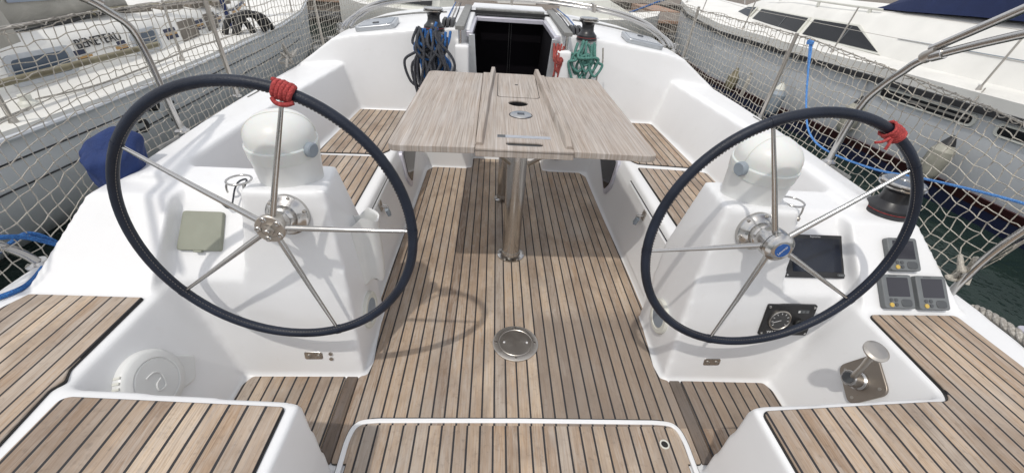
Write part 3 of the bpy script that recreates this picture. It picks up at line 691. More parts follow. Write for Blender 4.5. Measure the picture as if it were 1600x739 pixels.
tag(link('mooring_line', bm, MT['white_rope'], None, smooth=True), 'thick grey twisted mooring line along the right stern quarter', 'rope')
t = thing('mooring_cleat', 'white cleat beyond the twisted mooring line on the right quarter', 'cleat', (1.99, 1.05, .44))
bm = nb(); poly(bm, rounded([(1.95, .97), (2.03, .99), (2.03, 1.12), (1.97, 1.13)], .03), .44, .465); place(link('base', bm, MT['alu_white'], None, bevel=.004), t)

# ------------------------------------------------------------------ winches
def winch(c, h, rb, label, name='winch', handle=False):
    t = thing(name, label, 'winch', c, 'winches')
    T = Matrix.Translation(c)
    bm = nb(); lathe(bm, [(.001, 0), (rb*1.02, 0), (rb*1.04, h*.04), (rb*1.0, h*.11), (rb*.96, h*.12)], T, 36); place(link('base', bm, MT['winch_black'], None, smooth=True), t)
    bm = nb(); lathe(bm, [(rb*.95, h*.12), (rb*.965, h*.123), (rb*.965, h*.137), (rb*.95, h*.14)], T, 36); place(link('red_band', bm, MT['red_rope'], None, smooth=True), t)
    bm = nb(); lathe(bm, [(rb*.96, h*.14), (rb*.95, h*.22), (rb*.78, h*.30), (rb*.62, h*.40), (rb*.575, h*.55), (rb*.60, h*.68), (rb*.76, h*.78), (rb*.84, h*.82)], T, 36); place(link('drum', bm, MT['winch_black'], None, smooth=True), t)
    bm = nb(); lathe(bm, [(rb*.84, h*.80), (rb*.95, h*.83), (rb*.96, h*.87), (rb*.80, h*.885), (rb*.84, h*.90), (rb*.90, h*.92), (rb*.90, h*.95), (rb*.82, h*.985), (rb*.3, h), (rb*.22, h), (rb*.2, h*.97), (.001, h*.97)], T, 36); place(link('self_tailer', bm, MT['steel'], None, smooth=True), t)
    bm = nb(); box(bm, -rb*.25, rb*.25, rb*.75, rb*1.15, h*.78, h*.9, T); place(link('feeder_arm', bm, MT['black'], None, bevel=.004), t)
    return t
winch((1.595, 1.535, .735), .15, .088, 'black winch on the right coaming behind the right wheel')
winch((-.63, 3.68, 1.045), .165, .082, 'black winch on the coachroof above the charcoal rope coil')
winch((.595, 3.68, 1.045), .165, .082, 'black winch on the coachroof above the green rope coil')
# covered winch (navy bag)
rnd = random.Random(4); bm = nb(); rings = []
for k, (rr, z) in enumerate([(.085, 0), (.095, .02), (.105, .07), (.108, .12), (.118, .17), (.115, .195), (.08, .215), (.02, .222)]):
    ring = []
    for a in range(28):
        th = 2*math.pi*a/28; q = .86*rr*(1 + .10*math.sin(5*th + k*.9) + .07*math.sin(11*th - k*1.3) + .03*math.sin(17*th + k*2) + rnd.gauss(0, .012))
        ring.append((-1.665 + q*math.cos(th)*.95, 1.625 + q*math.sin(th)*1.15, .672 + z*.92 + .03*math.sin(th)*(z/.2)))
    rings.append(ring)
loft(bm, rings); o = link('winch_cover', bm, MT['navy_fab'], None, smooth=True, angle=80); tag(o, 'blue canvas cover over the winch on the left coaming', 'winch cover')
s_ = o.modifiers.new('s', 'SUBSURF'); s_.levels = 1; s_.render_levels = 2

# ------------------------------------------------------------------ rope coils
def coil(name, label, mat, cx, cy, ztop, zbot, wtop, wbot, n, rad, seed, ypush=.05, loops_down=True):
    rnd = random.Random(seed); bm = nb()
    for k in range(n):
        x0 = cx + rnd.uniform(-wtop, wtop); w = rnd.uniform(.3, 1)*wbot; zb = zbot + rnd.uniform(0, .45)*(ztop - zbot)
        xb = cx + rnd.uniform(-.6, .6)*wbot; y = cy - rnd.uniform(0, ypush); y2 = cy - rnd.uniform(0, ypush)
        zt_ = ztop - rnd.uniform(0, .06)
        P = [(x0, y + .05, zt_), (x0 - .2*w, y, zt_ - .10), (xb - w*.5, y, (zt_ + zb)/2 + .02), (xb - w*.45, y, zb + .07), (xb, y - .01, zb), (xb + w*.45, y2, zb + .08), (xb + w*.42, y2, (zt_ + zb)/2), (x0 + .25*w, y2, zt_ - .09), (x0 + .02, y2 + .05, zt_)]
        P = [(p[0] + rnd.gauss(0, .012), p[1] + rnd.gauss(0, .004), p[2] + rnd.gauss(0, .012)) for p in P]
        tube(bm, catmull(P, 7), rad, 7)
    # turns round the coil at the top
    return tag(link(name, bm, MT[mat], None, smooth=True, angle=180), label, 'rope')
coil('rope_coil', 'large charcoal rope coil hanging from the left coachroof winch', 'grey_rope', -.635, 3.50, 1.085, .53, .10, .185, 20, .0105, 5, .10)
coil('rope_coil', 'bright blue rope coil tangled behind the charcoal coil', 'blue_rope', -.60, 3.52, 1.09, .66, .11, .15, 9, .0105, 9, .10)
coil('rope_coil', 'green rope coil hanging below the right coachroof winch', 'green_rope', .58, 3.515, 1.06, .74, .09, .14, 8, .0105, 12, .07)
coil('rope_coil', 'red rope coil hanging at the right edge of the companionway', 'red_faded', .355, 3.50, 1.04, .76, .03, .045, 7, .0085, 21, .04)
bm = nb(); tube(bm, catmull([(.70, 3.5, 1.02), (.715, 3.5, .9), (.69, 3.5, .78), (.75, 3.49, .66)], 6), .006, 6)
tag(link('loose_line', bm, MT['white_rope'], None, smooth=True), 'loose pale line ends beside the green coil', 'rope')

# ------------------------------------------------------------------ cockpit table
t = thing('cockpit_table', 'weathered teak folding table with two leaves on steel posts', 'table', (0, 2.45, 0))
def tp(name, bm, mat, par=None, bevel=.003, smooth=False):
    o = link(name, bm, MT[mat], None, bevel=bevel, smooth=smooth)
    if par is None: place(o, t)
    else: o.parent = par
    return o
ZT = .865
for s in (-1, 1):
    pts = [(s*.2215, 1.735), (s*.601, 1.722), (s*.602, 3.13), (s*.2215, 3.13)]
    if s > 0: rp = [0, .05, .05, 0]
    else: rp = [0, .05, .05, 0]
    bm = nb(); poly(bm, rounded(pts, rp, 6), ZT - .030, ZT); tp('table_leaf', bm, 'table')
# centre section with a round hole and slot cut
bm = nb(); hole = [(.058*math.cos(a), 2.430 + .060*math.sin(a)) for a in [2*math.pi*k/24 for k in range(24)]]
slot = [(.066 + .023*math.cos(a), 1.797 + .025*math.sin(a)) for a in [-1.57 + 3.14*k/6 for k in range(7)]] + [(-.062 + .023*math.cos(a), 1.797 + .025*math.sin(a)) for a in [1.57 + 3.14*k/6 for k in range(7)]]
outer = [(-.219, 1.725), (.219, 1.725), (.219, 3.155), (-.219, 3.155)]
def plate_curve(outer, holes, z0, z1):
    c = bpy.data.curves.new('plate', 'CURVE'); c.dimensions = '2D'; c.fill_mode = 'BOTH'; c.extrude = (z1 - z0)/2
    for lp in [outer] + holes:
        sp_ = c.splines.new('POLY'); sp_.points.add(len(lp) - 1); sp_.use_cyclic_u = True
        for i, (x, y) in enumerate(lp): sp_.points[i].co = (x, y, 0, 1)
    o_ = bpy.data.objects.new('tmp', c); COL.objects.link(o_); bpy.context.view_layer.update()
    me_ = bpy.data.meshes.new_from_object(o_.evaluated_get(bpy.context.evaluated_depsgraph_get())); bpy.data.objects.remove(o_)
    me_.transform(Matrix.Translation((0, 0, (z0 + z1)/2))); b_ = nb(); b_.from_mesh(me_); bpy.data.meshes.remove(me_); return b_
bm.free(); bm = plate_curve(outer, [hole, slot], ZT - .012, ZT + .001)
ctr = tp('table_top', bm, 'table', bevel=0)
bm = nb(); box(bm, -.219, .219, 1.7255, 1.748, ZT - .038, ZT - .012); tp('front_edge', bm, 'table', bevel=.002)
for s in (-1, 1):
    bm = nb(); box(bm, s*.205 - .013, s*.205 + .013, 1.75, 3.15, ZT - .038, ZT - .012); tp('side_edge', bm, 'table', bevel=.002)
bm = nb(); poly(bm, rounded([(-.122, 2.541), (.136, 2.541), (.152, 3.124), (-.117, 3.124)], .03), ZT - .01, ZT + .002); tp('lid_groove', bm, 'rubber', bevel=0)
bm = nb(); poly(bm, rounded([(-.118, 2.545), (.132, 2.545), (.148, 3.12), (-.113, 3.12)], .03), ZT - .01, ZT + .0035); tp('compartment_lid', bm, 'table', bevel=.0015)
bm = nb(); lathe(bm, [(.011, 0), (.011, .0045)], Matrix.Translation((.005, 2.835, ZT))); tp('finger_hole', bm, 'rubber', bevel=0)
for s in (-1, 1):
    bm = nb(); a = .150 if s < 0 else .163
    loft(bm, [[(s*(x - .020), y, ZT), (s*(x + .020), y, ZT), (s*(x + .012), y, ZT + h), (s*(x - .012), y, ZT + h)] for y, x, h in ((1.765, .203, .014), (1.84, .201, .036), (2.5, .18, .038), (3.175, a, .038))]); tp('fiddle_rail', bm, 'table', bevel=.003)
Mx = Matrix.Translation((.004, 2.212, ZT))
bm = nb(); lathe(bm, [(.001, 0), (.058, 0), (.060, .003), (.055, .0075), (.04, .009), (.001, .009)], Mx, 36); disc = tp('table_light', bm, 'steel', bevel=0, smooth=True)
bm = nb(); box(bm, -.019, .019, -.014, .014, .008, .0105, Mx); place(link('display', bm, MT['screen'], None), t)
bm = nb(); lathe(bm, [(.060, -.002), (.063, .0), (.063, .003), (.058, .004)], Mx, 36); tp('gasket', bm, 'rubber', bevel=0)
bm = nb(); box(bm, -.122, .129, 1.868, 1.900, ZT + .001, ZT + .0025); tp('sticker', bm, 'sticker', bevel=0)
bm = nb(); box(bm, -.10, .10, 1.76, 1.835, ZT - .020, ZT - .0125); tp('slot_dark_backing', bm, 'grey_btn', bevel=0)  # added plate under the slot, its dark colour stands in for shade
bm = nb(); box(bm, -.121, -.084, 1.869, 1.899, ZT + .001, ZT + .0032); tp('sticker_square', bm, 'grey_btn', bevel=0)
bm = nb(); lathe(bm, [(.070, ZT - .13), (.070, ZT - .0125), (.0585, ZT - .0125), (.0585, ZT - .12)], Matrix.Translation((0, 2.43, 0))); tp('bottle_well', bm, 'black', bevel=0, smooth=True)
for y, x, rr, lab in ((2.115, -.004, .055, None), (2.84, -.045, .044, None)):
    bm = nb(); lathe(bm, [(rr, .015), (rr, ZT - .034)], Matrix.Translation((x, y, 0)), 40); po = tp('post', bm, 'steel', bevel=0, smooth=True)
    bm = nb(); lathe(bm, [(rr*1.52, .012), (rr*1.52, .020), (rr*1.30, .026), (rr*1.08, .030), (rr*1.04, .05)], Matrix.Translation((x, y, 0)), 40); f_ = link('floor_flange', bm, MT['steel'], None, smooth=True); place(f_, t)
    for k in range(6):
        bm = nb(); a = k*1.047; lathe(bm, [(.006, .02), (.006, .0275)], Matrix.Translation((x + rr*1.40*math.cos(a), y + rr*1.40*math.sin(a), 0)), 10); place(link('screw', bm, MT['steel_dull'], None), t)
for s in (-1, 1):
    bm = nb(); tube(bm, [(s*.05, 2.0, .68), (s*.12, 1.85, .80), (s*.17, 1.80, .82)], .011, 8); box(bm, s*.10 - .02, s*.10 + .02, 1.80, 1.9, .80, .832); tp('strut', bm, 'steel_dull', bevel=.003); bm = nb(); box(bm, s*.34 - .015, s*.34 + .015, 2.0, 2.25, .80, .836); tp('leaf_bracket', bm, 'steel_dull', bevel=.003)
for s in (-1, 1):
    bm = nb(); box(bm, s*.15 - .03, s*.15 + .03, 1.86, 3.05, .795, .832); tp('table_beam', bm, 'taupe')

# hatch disc in the sole
t2 = thing('deck_plate', 'round steel access plate screwed into the teak sole', 'deck plate', (0, 1.388, .012))
bm = nb(); lathe(bm, [(.001, -.003), (.110, -.003), (.110, .003), (.104, .0055), (.082, .006), (.080, .0045), (.078, .006), (.001, .006)], Matrix.Translation((0, 1.388, .014)), 56); place(link('plate', bm, MT['steel_dull'], None, smooth=True), t2)
for a, q in ((0, .094), (1.57, .094), (3.14, .094), (4.71, .094), (0, .055), (3.14, .055)):
    bm = nb(); lathe(bm, [(.0055, .004), (.0055, .0085), (.003, .009)], Matrix.Translation((q*math.cos(a), 1.388 + q*math.sin(a), .013)), 12); place(link('screw', bm, MT['ink'] if q < .06 else MT['steel'], None, smooth=True), t2)

# ------------------------------------------------------------------ steering wheels
def wheel(s, label, th0, domed):
    c = Vector((s*.860, 1.170, .782)); RR = .460; ti = R(3.2); yw = R(.97)*s
    t = thing('steering_wheel', label, 'steering wheel', c, 'twin steering wheels')
    e1 = Vector((math.cos(yw), math.sin(yw), 0)); h = Vector((-math.sin(yw), math.cos(yw), 0)); e2 = math.cos(ti)*Vector((0, 0, 1)) + math.sin(ti)*h
    nr_ = e1.cross(e2)       # towards the helmsman
    def P(a, q, off=0): return c + q*(math.cos(a)*e1 + math.sin(a)*e2) + nr_*off
    bm = nb(); tube(bm, [P(2*math.pi*k/96, RR) for k in range(96)], .0162, 14, closed=True); place(link('rim', bm, MT['leather'], None, smooth=True, angle=180), t)
    bm = nb()
    for k in range(260):
        a = 2*math.pi*k/260
        for da, dr in ((0, .0172), (.006, .0140)):
            if dr < .017 and k % 1: continue
            p = P(a, RR - .0145, .0092); q = P(a + .014, RR - .0145, .0096)
            if dr > .015: tube(bm, [p, q], .0011, 4)
    place(link('stitching', bm, MT['stitch'], None), t)
    for k in range(5):
        a = math.pi/2 + R(th0) + (-s)*k*2*math.pi/5
        pts = []; rads = []
        for q, off, rd in ((.035, -.004, .0105), (.12, -.003, .0098), (.25, 0, .0082), (.36, 0, .0068), (.445, 0, .0058)): pts.append(P(a, q, off)); rads.append(rd)
        bm = nb(); tube(bm, pts, rads, 12); sp_ = link('spoke', bm, MT['steel'], None, smooth=True); place(sp_, t)
        bm = nb(); tube(bm, [P(a - .018, RR), P(a + .018, RR)], .0174, 14); place(link('rim_ferrule', bm, MT['leather'], None, smooth=True, angle=60), t)
    Mh = frame_M(c, e1, nr_)
    if domed:
        bm = nb(); lathe(bm, [(.052, -.045), (.054, -.02), (.052, .0), (.050, .004), (.053, .008), (.052, .022), (.040, .034), (.032, .037), (.001, .037)], Mh, 40); hb = link('hub', bm, MT['steel'], None, smooth=True); place(hb, t)
        bm = nb(); lathe(bm, [(.0495, .002), (.0515, .0035), (.0515, .0065), (.0495, .008)], Mh, 40); place(link('hub_ring', bm, MT['rubber'], None, smooth=True), t)
        bm = nb(); lathe(bm, [(.026, .036), (.026, .0385), (.001, .0390)], Mh, 32); place(link('badge', bm, MT['badge'], None, smooth=True), t)
        o = text('badge_lettering', 'Lewmar', .0125, MT['ink'], Mh @ Matrix.Translation((0, 0, .0393)) @ Matrix.Rotation(R(55), 4, 'Z'), None, .0004); place(o, t)
    else:
        bm = nb(); lathe(bm, [(.030, -.05), (.034, -.018), (.046, -.014), (.049, -.008), (.049, .006), (.046, .010), (.030, .010), (.028, .007), (.022, .007)], Mh, 40); place(link('hub', bm, MT['steel_dull'], None, smooth=True), t)
        for k in range(5):
            a = math.pi/2 + R(th0) + k*2*math.pi/5 + .63
            bm = nb(); lathe(bm, [(.0105, .008), (.0105, .013), (.0085, .015), (.006, .015), (.0058, .011), (.001, .011)], Mh @ Matrix.Translation((.0365*math.cos(a), .0365*math.sin(a), 0)), 18); place(link('bolt', bm, MT['steel'], None, smooth=True), t)
        bm = nb(); lathe(bm, [(.0185, .005), (.0185, .018), (.0175, .020), (.010, .020)], Mh, 6); place(link('nut', bm, MT['steel_dull'], None), t)
        bm = nb(); lathe(bm, [(.009, .010), (.009, .030), (.007, .032), (.001, .032)], Mh, 20); place(link('shaft_end', bm, MT['steel'], None, smooth=True), t)
    # shaft and flange on the pedestal
    bm = nb(); lathe(bm, [(.028, -.11), (.028, -.04)], Mh, 28); place(link('shaft', bm, MT['steel'], None, smooth=True), t)
    Mf = frame_M(c + Vector((0, .116, -.020)), e1, Vector((0, -1, .17)))
    bm = nb(); lathe(bm, [(.001, -.04), (.074, -.04), (.076, -.004), (.074, .003), (.066, .007), (.060, .016), (.050, .021), (.046, .024), (.045, .048), (.040, .054), (.036, .056), (.034, .080), (.028, .084)], Mf, 44); place(link('flange', bm, MT['steel'], None, smooth=True), t)
    for k in range(6):
        a = k*1.047 + .3; bm = nb(); lathe(bm, [(.006, .002), (.006, .009), (.004, .010)], Mf @ Matrix.Translation((.0665*math.cos(a), .0665*math.sin(a), .003)), 12); place(link('flange_screw', bm, MT['steel_dull'], None, smooth=True), t)
    return P, RR, e1, e2, nr_
PL = wheel(-1, 'left steering wheel with navy leather rim and bolted steel hub', -16.8, False)
PR = wheel(1, 'right steering wheel with navy leather rim and domed hub with blue badge', 22.7, True)
# red lashing on the rims
def lash(Pf, a0, a1, n, label, loose, seed, rad=.0062):
    P, RR, e1, e2, nr_ = Pf; rnd = random.Random(seed); bm = nb(); pts = []
    N = n*14
    for i in range(N + 1):
        a = a0 + (a1 - a0)*i/N + rnd.gauss(0, .0006); ph = 2*math.pi*n*i/N; c = P(a, RR); rd = (c - P(a, 0)).normalized()
        pts.append(c + (.0205 + rnd.uniform(0, .003))*(math.cos(ph)*rd + math.sin(ph)*nr_))
    tube(bm, pts, rad, 8)
    c = P((a0 + a1)/2, RR)
    for L in loose:
        tube(bm, catmull([c + Vector(q) for q in L], 6), rad*.9, 8)
    return tag(link('rim_lashing', bm, MT['red_rope'], None, smooth=True, angle=180), label, 'rope')
import math as _m
aL = R(90 - 16.8); 
lash(PL, aL - .064, aL + .056, 5, 'red rope turns lashed round the top of the left wheel rim', [[(-.025, -.022, -.012), (-.015, -.026, -.026), (.01, -.026, -.030), (.03, -.022, -.024)]], 3, .0072)
aR = R(62.5)
lash(PR, aR - .05, aR + .06, 7, 'red cord tied round the upper right of the right wheel rim', [[(-.02, -.022, -.01), (-.04, -.026, -.022), (-.065, -.03, -.024)], [(-.012, -.022, -.012), (-.018, -.028, -.032), (-.022, -.03, -.045)]], 6, .0048)

# ------------------------------------------------------------------ compasses
for s in (-1, 1):
    c = Vector((s*.889, 1.448, .826))
    t = thing('compass', 'white hooded compass on the %s wheel pedestal' % ('left' if s < 0 else 'right'), 'compass', c, 'pedestal compasses')
    T = Matrix.Translation(c) @ Matrix.Rotation(R(5), 4, 'X')
    bm = nb(); lathe(bm, [(.104, -.03), (.1085, 0), (.110, .03), (.1165, .125), (.118, .134), (.119, .146), (.116, .150), (.11, .152)], T, 48); place(link('bowl', bm, MT['white_pl'], None, smooth=True), t)
    bm = nb(); lathe(bm, [(.112, .104), (.1180, .110), (.1205, .134), (.1215, .140), (.1215, .154), (.119, .158), (.114, .159)], T, 48); place(link('rim', bm, MT['dome'], None, smooth=True), t)
    bm = nb(); prof = [(.117, .154), (.116, .168)] + [(.115*math.cos(a)**.9, .176 + .082*math.sin(a)) for a in [i*math.pi/2/12 for i in range(12)]] + [(.001, .2585)]
    lathe(bm, prof, T, 48); place(link('hood', bm, MT['dome'], None, smooth=True), t)
    # hood parting seam
    bm = nb(); tube(bm, [T @ Vector((.1158*(1 if math.cos(a) > 0 else -1)*abs(math.cos(a))**.9*math.cos(.35), .1158*(1 if math.cos(a) > 0 else -1)*abs(math.cos(a))**.9*math.sin(.35), .176 + .0825*math.sin(a))) for a in [i*math.pi/20 for i in range(21)]], .0015, 6); place(link('hood_seam', bm, MT['cream'], None), t)
    sx = -s
    bm = nb(); lathe(bm, [(.026, -.005), (.026, .012), (.022, .016), (.001, .016)], T @ frame_M((sx*.112, -.045, .146), (0, 1, 0), (sx, -.35, 0)), 24); place(link('knob', bm, MT['grey_pl'], None, smooth=True), t)

# ------------------------------------------------------------------ console instruments
NC = Vector((0, -.275, .24)).normalized()      # console face normal
def con(x, y): return Vector((x, y, .46 + (y - 1.275)*(.275/.24)))
def slab(name, pts, n, th, mat, par, bevel=.003, off=0, xd=(1, 0, 0), rad=0):
    """pts in local frame M"""
def panel_at(t, M_, w, h, z0, z1, name, mat, rad=.008, bevel=.002, cx=0, cy=0, par=None):
    bm = nb(); poly(bm, rounded([(cx - w/2, cy - h/2), (cx + w/2, cy - h/2), (cx + w/2, cy + h/2), (cx - w/2, cy + h/2)], rad, 4), z0, z1); xf(bm, M_)
    o = link(name, bm, MT[mat], None, bevel=bevel); place(o, t); return o
n_con = (0, -.275, .24)
c = con(1.238, 1.385) + NC*.006; Mp = frame_M(c, (1, 0, 0), n_con)
t = thing('chart_plotter', 'black chart plotter screen on the right console behind the wheel', 'chart plotter', c)
panel_at(t, Mp, .285, .182, -.012, .006, 'bezel', 'black', .008); panel_at(t, Mp, .215, .140, .004, .0072, 'screen', 'screen', .002, 0, .0, .004)
panel_at(t, Mp, .045, .012, .004, .0085, 'button_bar', 'grey_btn', .005, .001, .108, -.078)
for k in range(4): panel_at(t, Mp, .006, .008, .006, .0092, 'button', 'grey_case', .001, 0, .095 + k*.009, -.078)
for x_, y_ in ((-.133, -.082), (.133, -.082)):
    bm = nb(); lathe(bm, [(.004, .004), (.004, .0075)], Mp @ Matrix.Translation((x_, y_, 0)), 10); place(link('screw', bm, MT['steel'], None), t)
place(text('lettering', 'Raymarine', .011, MT['ink'], Mp @ Matrix.Translation((0, .083, .0064)), None), t)
# engine panel on the lower face
n_low = (0, -.46, .08); NL = Vector(n_low).normalized()
c = Vector((1.142, 1.195 + .34*.174, .345)) + NL*.004; Me = frame_M(c, (1, 0, 0), n_low)
t = thing('engine_panel', 'black engine panel with round gauge and key under the plotter', 'engine panel', c)
panel_at(t, Me, .218, .155, -.014, .006, 'panel', 'black', .008)
for k, (x_, y_) in enumerate(((-.098, .066), (.098, .066), (-.098, -.066), (.098, -.066))):
    bm = nb(); lathe(bm, [(.0055, .005), (.0055, .008), (.003, .009)], Me @ Matrix.Translation((x_, y_, 0)), 10); place(link('screw', bm, MT['steel'], None, smooth=True), t)
bm = nb(); lathe(bm, [(.048, .004), (.048, .012), (.044, .014), (.042, .011)], Me @ Matrix.Translation((-.038, .002, 0)), 36); place(link('gauge_ring', bm, MT['steel_dull'], None, smooth=True), t)
bm = nb(); lathe(bm, [(.001, .004), (.041, .004), (.041, .0122), (.001, .0122)], Me @ Matrix.Translation((-.038, .002, 0)), 36); place(link('gauge', bm, MT['gauge'], None), t)
bm = nb()
for k in range(9):
    a = R(220 - k*32); box(bm, .030, .038, -.0012, .0012, .0120, .0130, Me @ Matrix.Translation((-.038, .002, 0)) @ Matrix.Rotation(a, 4, 'Z'))
box(bm, -.004, .033, -.001, .001, .0120, .0135, Me @ Matrix.Translation((-.038, .002, 0)) @ Matrix.Rotation(R(200), 4, 'Z')); place(link('gauge_marks', bm, MT['ink'], None), t)
bm = nb(); lathe(bm, [(.019, .004), (.019, .016), (.015, .020), (.001, .02)], Me @ Matrix.Translation((.048, -.010, 0)), 24); place(link('ignition', bm, MT['rubber'], None, smooth=True), t)
bm = nb(); box(bm, -.004, .004, -.014, .014, .018, .042, Me @ Matrix.Translation((.048, -.010, 0))); place(link('key', bm, MT['black'], None, bevel=.002), t)
panel_at(t, Me, .05, .016, .004, .0072, 'warning_lamps', 'grey_btn', .003, .001, .055, .045)
for k in range(3): panel_at(t, Me, .009, .010, .006, .0082, 'symbol', 'ink' if k == 0 else 'grey_case', .001, 0, .036 + k*.018, .045)
place(text('lettering', 'YANMAR', .018, MT['ink'], Me @ Matrix.Translation((-.04, -.062, .0064)), None, bold=.0003), t)
# three repeaters on the ramp
n_rmp = (0, -.261, .263); NRm = Vector(n_rmp).normalized()
for (x_, y_, z_, lab, scr) in ((1.545, 1.332, .645, 'grey instrument display, highest of the three by the right deck', 0), (1.494, 1.224, .538, 'grey instrument display nearest the wheel in the lower pair', 0), (1.640, 1.222, .537, 'grey instrument display at the outer end of the lower pair', 1)):
    c = Vector((x_, y_, z_)) + NRm*.006; Mi = frame_M(c, (1, 0, 0), n_rmp)
    t = thing('instrument_display', lab, 'instrument', c, 'instrument displays')
    panel_at(t, Mi, .128, .136, -.014, .010, 'case', 'grey_case', .012, .003)
    panel_at(t, Mi, .090, .076, .008, .0108, 'screen', 'lcd', .003, 0, .002, .018)
    panel_at(t, Mi, .045, .030, .008, .0125, 'rocker', 'grey_btn', .012, .002, .028, -.045)
    for bx, by in ((-.036, -.034), (-.016, -.034), (-.016, -.052)):
        bm = nb(); lathe(bm, [(.007, .008), (.007, .0125), (.001, .013)], Mi @ Matrix.Translation((bx, by, 0)), 14); place(link('button', bm, MT['grey_btn'], None, smooth=True), t)
    bm = nb(); lathe(bm, [(.0088, .008), (.0088, .013), (.001, .0135)], Mi @ Matrix.Translation((-.037, -.053, 0)), 14); place(link('yellow_button', bm, MT['yellow'], None, smooth=True), t)
    panel_at(t, Mi, .034, .004, .008, .0106, 'name_strip', 'grey_btn', .0005, 0, -.015, .0625)
# covered plotter on the left console
c = con(-1.262, 1.398) + NC*.010; Ml = frame_M(c, (1, 0, 0), n_con)
t = thing('instrument_cover', 'flat olive grey square cover clipped on the left console', 'instrument cover', c)
bm = nb(); loft(bm, [[(x, y, z) for x, y in rounded([(-.082*k, -.074*k), (.082*k, -.074*k), (.076*k, .080*k), (-.076*k, .080*k)], .012)] for z, k in ((-.02, 1.0), (.003, 1.0), (.007, .98))]); xf(bm, Ml); place(link('cover', bm, MT['olive'], None, smooth=True, bevel=.002), t)
panel_at(t, Ml, .03, .008, -.002, .012, 'tab', 'olive', .003, .001, .0, -.077)
bm = nb(); tube(bm, catmull([(-1.19, 1.45, .71), (-1.165, 1.44, .69), (-1.15, 1.45, .70), (-1.14, 1.48, .75), (-1.12, 1.49, .78), (-1.095, 1.50, .785), (-1.10, 1.47, .76)], 6), .0035, 6)
tag(link('lanyard', bm, MT['grey_rope'], None, smooth=True), 'thin dark blue lanyard from the olive cover to the cup ring', 'cord')
# cup rings
for s in (-1, 1):
    c = Vector((s*1.125, 1.50, .782))
    t = thing('cup_holder', 'steel wire cup ring on the %s console' % ('left' if s < 0 else 'right'), 'cup holder', c, 'cup rings')
    bm = nb(); tube(bm, [c + Vector((.044*math.cos(a), .044*math.sin(a), 0)) for a in [2*math.pi*k/28 for k in range(28)]], .0042, 8, closed=True); place(link('ring', bm, MT['steel'], None, smooth=True, angle=180), t)
    bm = nb(); tube(bm, catmull([c + Vector((.03, -.03, 0)), c + Vector((.03, -.035, -.03)), c + Vector((.03, -.03, -.06))], 5), .004, 8); tube(bm, catmull([c + Vector((-.03, -.03, 0)), c + Vector((-.038, -.03, -.02)), c + Vector((-.045, -.02, -.045))], 5), .004, 8)
    place(link('bracket', bm, MT['steel'], None, smooth=True), t)
    bm = nb(); lathe(bm, [(.011, -.07), (.011, -.058), (.007, -.054)], Matrix.Translation(c + Vector((.03, -.03, 0))), 14); place(link('foot', bm, MT['steel_dull'], None, smooth=True), t)
# winch handle pocket on the left pedestal
t = thing('handle_pocket', 'white plastic winch handle pocket beside the left pedestal', 'holder', (-.68, 1.58, .4))
o1 = [(-.745, 1.42), (-.735, 1.58), (-.69, 1.62), (-.615, 1.585), (-.62, 1.49), (-.665, 1.52), (-.70, 1.50), (-.715, 1.415)]
def pocket(bm, z0, z1, sh, shr):
    loft(bm, [[(x*1 + (.0), y, z0) for x, y in o1], [(x, y, z1) for x, y in o1]])
bm = nb(); A = Vector((-.745, 1.43)); rr = rounded([(-.752, 1.425), (-.700, 1.425), (-.675, 1.452), (-.622, 1.448), (-.605, 1.475), (-.612, 1.525), (-.665, 1.530), (-.70, 1.505), (-.742, 1.515)], .014, 3)
cx = sum(p[0] for p in rr)/len(rr); cy = sum(p[1] for p in rr)/len(rr)
def rg_(k, z, dx=0): return [(cx + (x - cx)*k + dx, cy + (y - cy)*k, z + .015*math.sin((x - cx)*60)) for x, y in rr]
loft(bm, [rg_(.80, .33, .005), rg_(.93, .345, .0), rg_(1, .42), rg_(1.0, .63), rg_(1.04, .638), rg_(1.04, .645), rg_(.95, .645), rg_(.90, .63), rg_(.80, .40)])
place(link('pocket_body', bm, MT['white_pl'], None, smooth=True, angle=60), t)
for z in (.585,):
    bm = nb(); lathe(bm, [(.006, 0), (.006, .004)], frame_M((-.728, 1.45, z), (1, 0, 0), (.5, .8, 0)), 12); place(link('screw', bm, MT['steel'], None), t)
# round cap on the left well wall

c = Vector((-1.335, .945, .355)); 
c = Vector((-1.168 - .30*.352, .93, .30)); Mc = frame_M(c, (0, 1, 0), (.472, 0, .166))
t = thing('round_vent_cap', 'white round cap with a moulded emblem in the left well', 'cap', c)
bm = nb(); lathe(bm, [(.001, -.03), (.112, -.03), (.112, .012), (.107, .022), (.098, .028), (.080, .032), (.076, .029), (.073, .032), (.001, .033)], Mc, 48); place(link('cap', bm, MT['white_pl'], None, smooth=True), t)
bm = nb(); poly(bm, rounded([(.03, -.10), (.10, -.125), (.165, -.06), (.09, .03)], .02), -.02, .016); xf(bm, Mc); place(link('spout', bm, MT['white_pl'], None, bevel=.008, seg=3), t)
bm = nb(); tube(bm, [Mc @ Vector(p) for p in catmull([(-.02, .035, .033), (.01, .03, .034), (.022, .005, .034), (.005, -.03, .034), (-.02, -.025, .034), (-.012, -.005, .034), (.012, .0, .034)], 6)], .003, 6); place(link('emblem', bm, MT['white_pl'], None, smooth=True), t)
bm = nb()
for k in range(9):
    a = R(120 + k*9); box(bm, .108, .114, -.004, .004, -.005, .020, Mc @ Matrix.Rotation(a, 4, 'Z'))
place(link('grip_ribs', bm, MT['cream'], None, bevel=.001), t)
